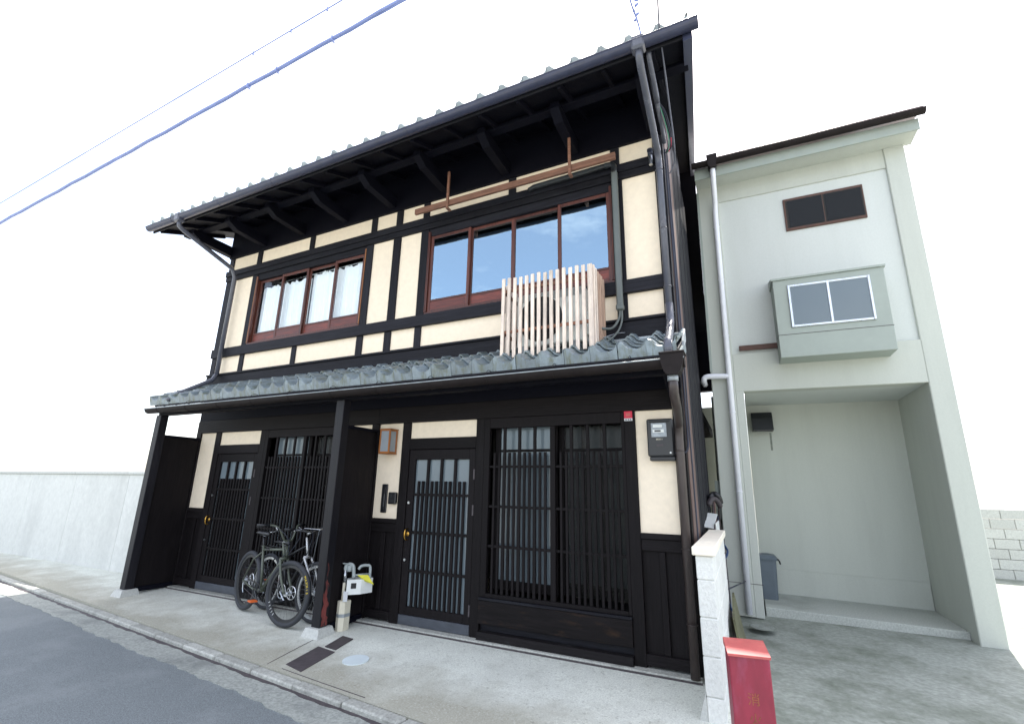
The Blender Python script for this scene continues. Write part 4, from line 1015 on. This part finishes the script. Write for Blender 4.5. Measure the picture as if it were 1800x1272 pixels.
    fk.tube([crown + Vector((0, -.055, 0)), crown + Vector((0, .055, 0))], .018, 8).tube([crown, hd_t + Vector((-.012, 0, .05))], .014, 8)
    fork = fk.build('fork', OLIVE if style == 0 else CHROME, stg, crown, True)
    top = hd_t + Vector((-.012, 0, .045)); ext = top + Vector((.08, 0, .03))
    if style == 1: top = hd_t + Vector((-.012, 0, .09)); ext = top + Vector((.07, 0, .03))
    T('stem', stg, STEEL if style == 0 else SILV, [top, ext], .016, 8)
    rise = .17 if style == 0 else .03
    pts = [(ext.x - .10, .33, ext.z + rise), (ext.x - .05, .18, ext.z + rise * .9), (ext.x - .005, .07, ext.z + .01), (ext.x, 0, ext.z), (ext.x - .005, -.07, ext.z + .01), (ext.x - .05, -.18, ext.z + rise * .9), (ext.x - .10, -.33, ext.z + rise)]
    if style == 0:
        pts = [(ext.x - .16, .35, ext.z + .17), (ext.x - .09, .2, ext.z + .175), (ext.x - .035, .125, ext.z + .13), (ext.x - .005, .06, ext.z + .01), (ext.x, 0, ext.z), (ext.x - .005, -.06, ext.z + .01), (ext.x - .035, -.125, ext.z + .13), (ext.x - .09, -.2, ext.z + .175), (ext.x - .16, -.35, ext.z + .17)]
    hb = T('handlebar', stg, OLIVE if style == 0 else STEEL, smoothpath(pts, 5), .011, 8)
    for s in (-1, 1):
        if style == 0: T('grip', stg, BLACK, [(ext.x - .10, s * .225, ext.z + .175), (ext.x - .162, s * .355, ext.z + .17)], .018, 8)
        else: T('grip', stg, BLACK, [(ext.x - .064, s * .215, ext.z + rise * .95), (ext.x - .10, s * .335, ext.z + rise)], .017, 8)
        T('brake_lever', stg, SILV, smoothpath([(ext.x - .05, s * .17, ext.z + rise * .9), (ext.x + .0, s * .19, ext.z + rise * .7), (ext.x - .01, s * .27, ext.z + rise * .6)]), .006, 6)
        T('cable', stg, CABK, smoothpath([(ext.x - .03, s * .17, ext.z + rise * .9), (ext.x + .09, s * .09, ext.z + .04), (ext.x + .06, s * .03, ext.z - .10), (hd_b.x + .01, s * .03, hd_b.z)]), .004, 5)
    if style == 1:     # wire front rack
        rk = MB()
        rx0, rx1, rzz = ext.x + .02, ext.x + .30, ext.z + .05
        rk.tube([(rx0, -.14, rzz), (rx1, -.14, rzz), (rx1, .14, rzz), (rx0, .14, rzz), (rx0, -.14, rzz)], .004, 5)
        for i in range(1, 5): rk.tube([(rx0 + (rx1 - rx0) * i / 5, -.14, rzz), (rx0 + (rx1 - rx0) * i / 5, .14, rzz)], .003, 4)
        for s in (-1, 1): rk.tube([(rx1 - .02, s * .14, rzz), (wb - .06, s * .07, .62)], .004, 5)
        rk.build('front_rack', STEEL, stg, (rx0, 0, rzz))
        rr_ = MB()
        rr_.tube([(.18, -.06, .76), (-.22, -.06, .77), (-.22, .06, .77), (.18, .06, .76)], .005, 5)
        for s in (-1, 1): rr_.tube([(-.12, s * .06, .77), (0, s * .065, RW)], .005, 5)
        for i in range(4): rr_.tube([(-.16 + .09 * i, -.06, .766), (-.16 + .09 * i, .06, .766)], .004, 4)
        rr_.build('rear_rack', METERB, t, (0, 0, .77))
    else:
        # printed tyre lettering, yellow on the upper right and white on the lower left of the sidewall
        for grp, a0, m_, word in (('tyre_lettering', R(38), YELP, 'MAXXIS'), ('rim_lettering', R(205), WHP, 'IIIII')):
            for i, ch in enumerate(word):
                a = a0 - i * .105 if a0 < 2 else a0 + i * .13
                rr = RW - TR if a0 < 2 else RW - 2 * TR - .008
                o = text(grp, ch, .042 if a0 < 2 else .05, m_, fwl, (wb + rr * math.cos(a), -TR * 1.02 if a0 < 2 else -.0125, RW + rr * math.sin(a)), (R(90), -(a - R(90)), 0), .002)
        bx = B('top_tube_bag', t, BLACK, .40, .50, -.02, .02, .775, .80, c=.008)
    # steer the front end
    def pivot(o, ang):
        a = o.parent.matrix_parent_inverse
    ax = Vector((wb, 0, 0))
    M = Matrix.Translation(Vector((wb - .05, 0, 0))) @ Matrix.Rotation(steer, 4, 'Z') @ Matrix.Translation(-Vector((wb - .05, 0, 0)))
    for o in (stg, fwl):
        loc = M @ Vector(W0[o.name])
        o.location = loc - W0[t.name]; o.rotation_euler = (0, 0, steer)
    d = f - r_
    zr = zg(rear[1]); zf = zg(front[1])
    t.location = (rear[0], rear[1], zr)
    t.rotation_euler = (lean, math.atan2(zr - zf, wb), math.atan2(d.y, d.x))
    return t
def heading(fx, fy, ang, wb): return (fx - wb * math.cos(ang), fy + wb * math.sin(ang))
b1f = (-5.06, -.66)
bicycle('olive mountain bike with fat black tyres in front of the other bicycle', b1f, heading(*b1f, .25, 1.13), R(15), 0, R(-3))
b2f = (-4.88, -.40)
bicycle('black bicycle with pale fork and wire front rack behind the olive bike', b2f, heading(*b2f, .15, 1.08), R(8), 1, R(-3))

# ------------------------------------------------------------------ block wall, clutter in the gap, extinguisher box
bw = thing('block_wall', 'low white textured concrete block wall with cream coping between the two properties', 'wall', (-.35, .2, 0))
zc = [-.12, .126, .394, .662, .93, 1.108]
for ci in range(5):
    y = -.74; first = True
    while y < 1.2:
        L = .40 if (ci % 2 == 0 or not first) else .20
        y1 = min(y + L, 1.24)
        B('block', bw, BLOCK, -.418, -.288, y + .003, y1 - .003, zc[ci] + .003, zc[ci + 1] - .003, c=.007)
        y = y1; first = False
B('mortar', bw, STONE, -.412, -.294, -.73, 1.23, -.1, 1.10, c=0)
y = -.765
while y < 1.2:
    B('coping', bw, CAP, -.440, -.266, y, y + .50 - .004, 1.11, 1.175, c=.006); y += .5
prism('mortar_fillet', bw, STONE, [(-.417, .16), (-.417, -.12), (-.50, -.12)], 'y', -.74, -.1)
sh = thing('white_board', 'pale sheet lying over clutter behind the block wall coping', 'board', (-.42, 1.5, 1.3))
B('sheet', sh, WHITE, -.62, -.38, 1.26, 2.05, 1.255, 1.27, c=.003).rotation_euler = (R(9), R(6), 0)
B('edge_flange', sh, WHITE, -.366, -.354, 1.27, 1.9, 1.08, 1.245, c=.002)
po = thing('bundled_poles', 'dark poles and tools leaning in the narrow gap between the houses', 'poles', (-.4, 2.4, 0))
for i in range(5):
    T('pole', po, [IRON, BROWNM, CABK, PIPEB, IRON][i], [(-.46 + .03 * i, 2.1 + .1 * i, .0), (-.44 + .018 * i, 2.35 + .12 * i, 1.45 - .09 * i + .2 * (i % 2))], .014 + .003 * (i % 3), 6)
T('rolled_cloth', po, IRON, smoothpath([(-.47, 2.0, 1.42), (-.43, 2.05, 1.50), (-.37, 2.1, 1.49), (-.33, 2.15, 1.40)]), [.02] + [.035] * 17 + [.02], 8)
T('rolled_cloth', po, BLACK, smoothpath([(-.46, 2.15, 1.50), (-.42, 2.2, 1.56), (-.36, 2.2, 1.55), (-.33, 2.25, 1.44)]), [.02] + [.04] * 17 + [.02], 8)
ho = thing('garden_hose', 'blue hose hanging in loops in the narrow gap between the houses', 'hose', (-.36, 2.2, .5))
T('hose', ho, HOSEB, smoothpath([(-.40, 2.0, 1.1), (-.37, 2.0, .85), (-.33, 2.05, .78), (-.30, 2.2, .85), (-.34, 2.1, .95)]), .014, 8)
T('hose', ho, HOSEB, smoothpath([(-.41, 2.0, 1.1), (-.39, 2.0, .7), (-.36, 2.1, .35), (-.32, 2.3, .12)]), .014, 8)
T('pipe', ho, NPIPE, [(-.38, 2.5, .0), (-.38, 2.5, .75)], .025, 8)
pb = thing('leaning_board', 'mossy dark board leaning against the right side of the block wall', 'board', (-.25, .9, 0))
MOSS = mat('mossy_board', (0.10, 0.10, 0.055), 0.85, var=0.5, scale=(12, 12, 4), bump=0.2)
prism('plank', pb, MOSS, [(.42, -.02), (1.45, .0), (1.38, .50), (.55, .40)], 'x', -.215, -.195).rotation_euler = (0, R(-9), 0)
tw = thing('tie_wire', 'thin dark rod from the block wall to the white downpipe of the pale house', 'rod', (-.2, 2, .4))
T('rod', tw, CABK, [(-.285, 1.18, .56), (-.13, 2.70, .42)], .008, 6)

eb = thing('extinguisher_box', 'faded red fire extinguisher box with sloping lid and gold characters by the block wall', 'extinguisher box', (0, 0, 0))
BWX, BD, BH = .225, .19, .722
B('body', eb, REDB, -BWX / 2, BWX / 2, 0, BD, 0, BH - .012, c=.006)
prism('lid', eb, REDT, [(-.012, BH - .020), (-.012, BH - .006), (BD + .006, BH + .030), (BD + .006, BH - .008), (.0, BH - .011)], 'x', -BWX / 2 - .006, BWX / 2 + .006)
text('character', '消', .07, GOLD, eb, (.004, -.0008, .478), (R(90), 0, 0), .0012)
text('character', '火', .07, GOLD, eb, (.004, -.0008, .374), (R(90), 0, 0), .0012)
text('character', '器', .07, GOLD, eb, (.004, -.0008, .270), (R(90), 0, 0), .0012)
eb.location = (-.083, -1.50, zg(-1.5)); eb.rotation_euler = (0, 0, R(9))

# ------------------------------------------------------------------ pale neighbour house
N = thing('pale_rendered_house', 'pale green rendered house with white downpipe right of the dark house', 'house', (.5, 2.8, 0))
NX1 = 2.55
B('wall', N, NWALL, -.33, .0, 2.80, 5.2, -.05, 6.95, c=.01)                    # corner pier
B('wall', N, NWALL2, .0, NX1 - .25, 2.845, 3.05, 3.66, 6.72, c=0)                     # upper front
B('wall', N, NWALL, .0, NX1 - .25, 2.80, 3.0, 3.07, 3.66, c=.005)                    # band over the carport
B('wall', N, NWALL, .0, .11, 2.80, 4.2, -.05, 3.07, c=.006)
N.rotation_euler = (0, .015, 0); N.location.x -= .045
B('wall', N, NWALL, NX1 - .25, NX1, 2.80, 8.5, -.05, 6.72, c=.01)
B('wall', N, NWALL, .0, NX1 - .25, 2.82, 2.98, 6.35, 6.80, c=.004)
B('carport_wall', N, NWALL, .13, NX1 - .25, 4.25, 4.4, -.05, 3.2, c=0)
B('carport_ceiling', N, NWALL2, .13, NX1 - .25, 3.0, 4.25, 3.075, 3.2, c=0)
B('carport_floor', N, CONC, .13, NX1 - .25, 3.05, 4.25, -.1, .055, c=.008)
B('carport_skirting', N, NWALL, .135, NX1 - .26, 4.22, 4.248, .05, .42, c=.004)
B('pier_joint', N, IRON, -.332, .132, 2.796, 2.81, .372, .378, c=0)
B('side_wall', N, NWALL, -.33, -.2, 5.2, 8.4, -.05, 6.8, c=0)
B('corner_strip', N, BAY, -.338, -.30, 2.795, 3.4, 3.4, 6.6, c=.003)
B('fascia', N, BAY, -.33, NX1 + .1, 2.44, 2.47, 6.62, 6.80, c=.004)
B('soffit', N, NWALL, -.33, NX1 + .1, 2.47, 2.85, 6.66, 6.69, c=.003)
prism('house_roof', N, PINKR, [(2.36, 6.87), (2.36, 6.90), (5.6, 8.0), (8.8, 6.9), (8.8, 6.85), (5.6, 7.92)], 'x', -.33, NX1 + .15)
B('eaves_roll', N, PINKR, -.10, NX1 + .15, 2.33, 2.42, 6.83, 6.915, c=.015)
ng = gutter('gutter', N, GUT, -.36, NX1 + .15, 2.33, 6.83, .062)
hd = prism('rainwater_head', N, GUT, [(-.125, 6.92), (.035, 6.92), (.015, 6.72), (-.01, 6.68), (-.08, 6.68), (-.105, 6.72)], 'y', 2.25, 2.41)
dpn = T('downpipe', N, NPIPE, [(-.045, 2.33, 6.70), (-.045, 2.35, 6.60), (-.055, 2.66, 6.28), (-.06, 2.72, 6.20), (-.065, 2.725, 6.0), (-.075, 2.735, .0)], .042, 14)
for z in (5.85, 4.9, 3.95, 2.75, 1.6): MB().ring((-.065 - .01 * (6 - z) / 6, 2.73, z), (0, 0, 1), .044, .006, 18, 5).build('pipe_joint', NPIPE, dpn, (-.065 - .01 * (6 - z) / 6, 2.73, z))
T('branch_pipe', N, NPIPE, smoothpath([(-.07, 2.73, 3.30), (-.30, 2.73, 3.315), (-.40, 2.735, 3.31), (-.435, 2.76, 3.27), (-.43, 2.9, 3.22)], 5), .042, 12)
B('brown_sill', N, NBRN, .10, .66, 2.775, 2.80, 3.70, 3.78, c=.003)
bay = B('bay_box', N, BAY, .62, 1.95, 2.42, 2.84, 3.45, 4.62, c=.006)
prism('bay_roof', bay, BAY, [(2.40, 4.621), (2.40, 4.65), (2.84, 4.78), (2.84, 4.621)], 'x', .60, 1.97)
B('bay_joint', bay, IRON,   .617, 1.953, 2.417, 2.6, 3.78, 3.787, c=0)
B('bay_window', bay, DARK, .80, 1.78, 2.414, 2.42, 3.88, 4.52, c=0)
for a_, b_ in ((.80, .83), (1.275, 1.305), (1.75, 1.78)): B('bay_stile', bay, SILV, a_, b_, 2.395, 2.413, 3.88, 4.52, c=.003)
for a_, b_ in ((3.88, 3.91), (4.49, 4.52)): B('bay_rail', bay, SILV, .83, 1.75, 2.397, 2.413, a_, b_, c=.003)
for a_, b_ in ((.83, 1.275), (1.305, 1.75)): B('bay_pane', bay, GLF, a_, b_, 2.404, 2.408, 3.91, 4.49, c=0)
wn2 = B('window_frame', N, NBRN, .93, 1.98, 2.82, 2.86, 5.60, 6.16, c=.004)
B('pane', wn2, GLD, .98, 1.45, 2.812, 2.819, 5.65, 6.11, c=0)
B('pane', wn2, GLD, 1.48, 1.95, 2.812, 2.819, 5.65, 6.11, c=0)
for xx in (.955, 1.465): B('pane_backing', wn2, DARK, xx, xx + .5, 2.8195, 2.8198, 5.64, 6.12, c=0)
vh = prism('vent_hood', N, BLACK, [(4.25, 2.95), (4.10, 2.93), (4.02, 2.82), (3.98, 2.62), (4.25, 2.62)], 'x', .20, .52)
B('hood_lip', vh, METERB, .24, .49, 3.985, 4.05, 2.60, 2.64, c=.003)
B('hood_stain', vh, CONC2, .46, .49, 4.246, 4.2495, 2.30, 2.60, c=0)
# passage side of the pale house
T('side_pipe', N, CONC2, [(-.36, 3.3, .0), (-.36, 3.3, 3.1)], .02, 8)
B('side_box', N, BAY, -.40, -.335, 2.9, 3.2, 1.2, 1.75, c=.006)

bn = thing('rubbish_bin', 'blue grey lidded rubbish bin in the carport of the pale house', 'bin', (.17, 3.75, .055))
def rrect(w, d, r, n=4):
    P = []
    for cx, cy, a0 in ((w - r, d - r, 0), (-w + r, d - r, 90), (-w + r, -d + r, 180), (w - r, -d + r, 270)):
        for i in range(n + 1):
            a = R(a0 + 90 * i / n); P.append((cx + r * math.cos(a), cy + r * math.sin(a)))
    return P
def loft(name, parent, m, rings, loc, smooth=False):
    V = []; F = []; k = len(rings[0][0])
    for P, z in rings: V += [(x, y, z) for x, y in P]
    for i in range(len(rings) - 1):
        for j in range(k): F.append((i * k + j, i * k + (j + 1) % k, (i + 1) * k + (j + 1) % k, (i + 1) * k + j))
    F += [tuple(range(k - 1, -1, -1)), tuple((len(rings) - 1) * k + j for j in range(k))]
    o = raw(name, V, F, m, parent, loc, smooth); fixn(o.data); return o
loft('tub', bn, BINB, [(rrect(.11, .12, .04), 0), (rrect(.135, .145, .045), .55)], (.17, 3.75, .056))
loft('lid', bn, BINB, [(rrect(.15, .16, .05), 0), (rrect(.155, .165, .05), .03), (rrect(.12, .13, .05), .07), (rrect(.05, .06, .03), .085)], (.17, 3.75, .608))
T('handle', bn, METERB, smoothpath([(.315, 3.66, .62), (.35, 3.70, .60), (.36, 3.76, .55), (.345, 3.82, .60), (.315, 3.84, .62)]), .010, 6)
mh = thing('manhole_cover', 'round dark manhole cover in the concrete drive of the pale house', 'manhole cover', (.02, 2.15, 0))
MB().disc((.02, 2.15, .003), (0, 0, 1), .155, .006, 36).build('rim_ring', CONC2, mh, (.02, 2.15, 0))
MB().disc((.02, 2.15, .0065), (0, 0, 1), .135, .002, 36).build('lid', CONC2, mh, (.02, 2.15, 0))
mbx = MB()
for r_ in (.04, .075, .11): mbx.ring((.02, 2.15, .0075), (0, 0, 1), r_, .003, 32, 5)
mbx.build('lid_rings', CONC2, mh, (.02, 2.15, 0))

# ------------------------------------------------------------------ overhead lines along the street
oc = thing('overhead_cable', 'thick bundled overhead cable crossing the white sky above the house', 'cable', (-5, -1.7, 7.2))
CY = -1.7
def cz(x): return 7.226 + .034 * (x + 4.6) + .0006 * (x + 4.6) ** 2
T('bundle', oc, CAB, [(x_, CY, cz(x_) + .010 * math.sin(x_ * 5)) for x_ in [-30 + .5 * i for i in range(85)]], .026, 8)
T('lashing', oc, CAB, [(x_ * 1.0, CY + .014 * math.sin(x_ * 3), cz(x_) + .022 * math.cos(x_ * 3)) for x_ in [-14 + .09 * i for i in range(220)]], .010, 5)
for x_ in (-5.95, -5.35, -4.30): B('hanger_ring', oc, CAB, x_ - .012, x_ + .012, CY - .03, CY + .03, cz(x_) - .05, cz(x_) + .032, c=.003)
ow = thing('overhead_wire', 'thin overhead wire with small clips above the thick cable', 'wire', (-5, CY, 7.8))
T('wire', ow, CAB, [(x_, CY, 7.825 + .03 * (x_ + 5.3)) for x_ in (-30, -10, -4, 3, 12)], .009, 6)
for x_ in (-6.0, -5.2, -4.5): MB().disc((x_, CY, 7.815 + .03 * (x_ + 5.3)), (0, 0, 1), .014, .05, 8).build('clip', CAB, ow, (x_, CY, 7.8))

# ------------------------------------------------------------------ street further left
gw = thing('garden_wall', 'long pale rendered garden wall beyond the left end of the dark house', 'wall', (-15, .3, 0))
x = -8.75; i = 0
while x > -30:
    B('wall_panel', gw, GARDW, x - 2.0 + .008, x, .22, .36, -.1, 1.72, c=.006)
    B('wall_coping', gw, STONE, x - 2.0 + .006, x, .18, .40, 1.722, 1.78, c=.008)
    x -= 2.0

ew = thing('boundary_wall', 'low grey block wall at the back of the lot right of the pale house', 'wall', (7, 9, 0))
x = 2.8
while x < 22:
    for c_ in range(7):
        o_ = .2 if c_ % 2 else 0
        B('block', ew, STONE, x + o_ + .004, x + o_ + .396, 8.9, 9.05, -.05 + .2 * c_ + .004, .15 + .2 * c_ - .004, c=.006)
    x += .4
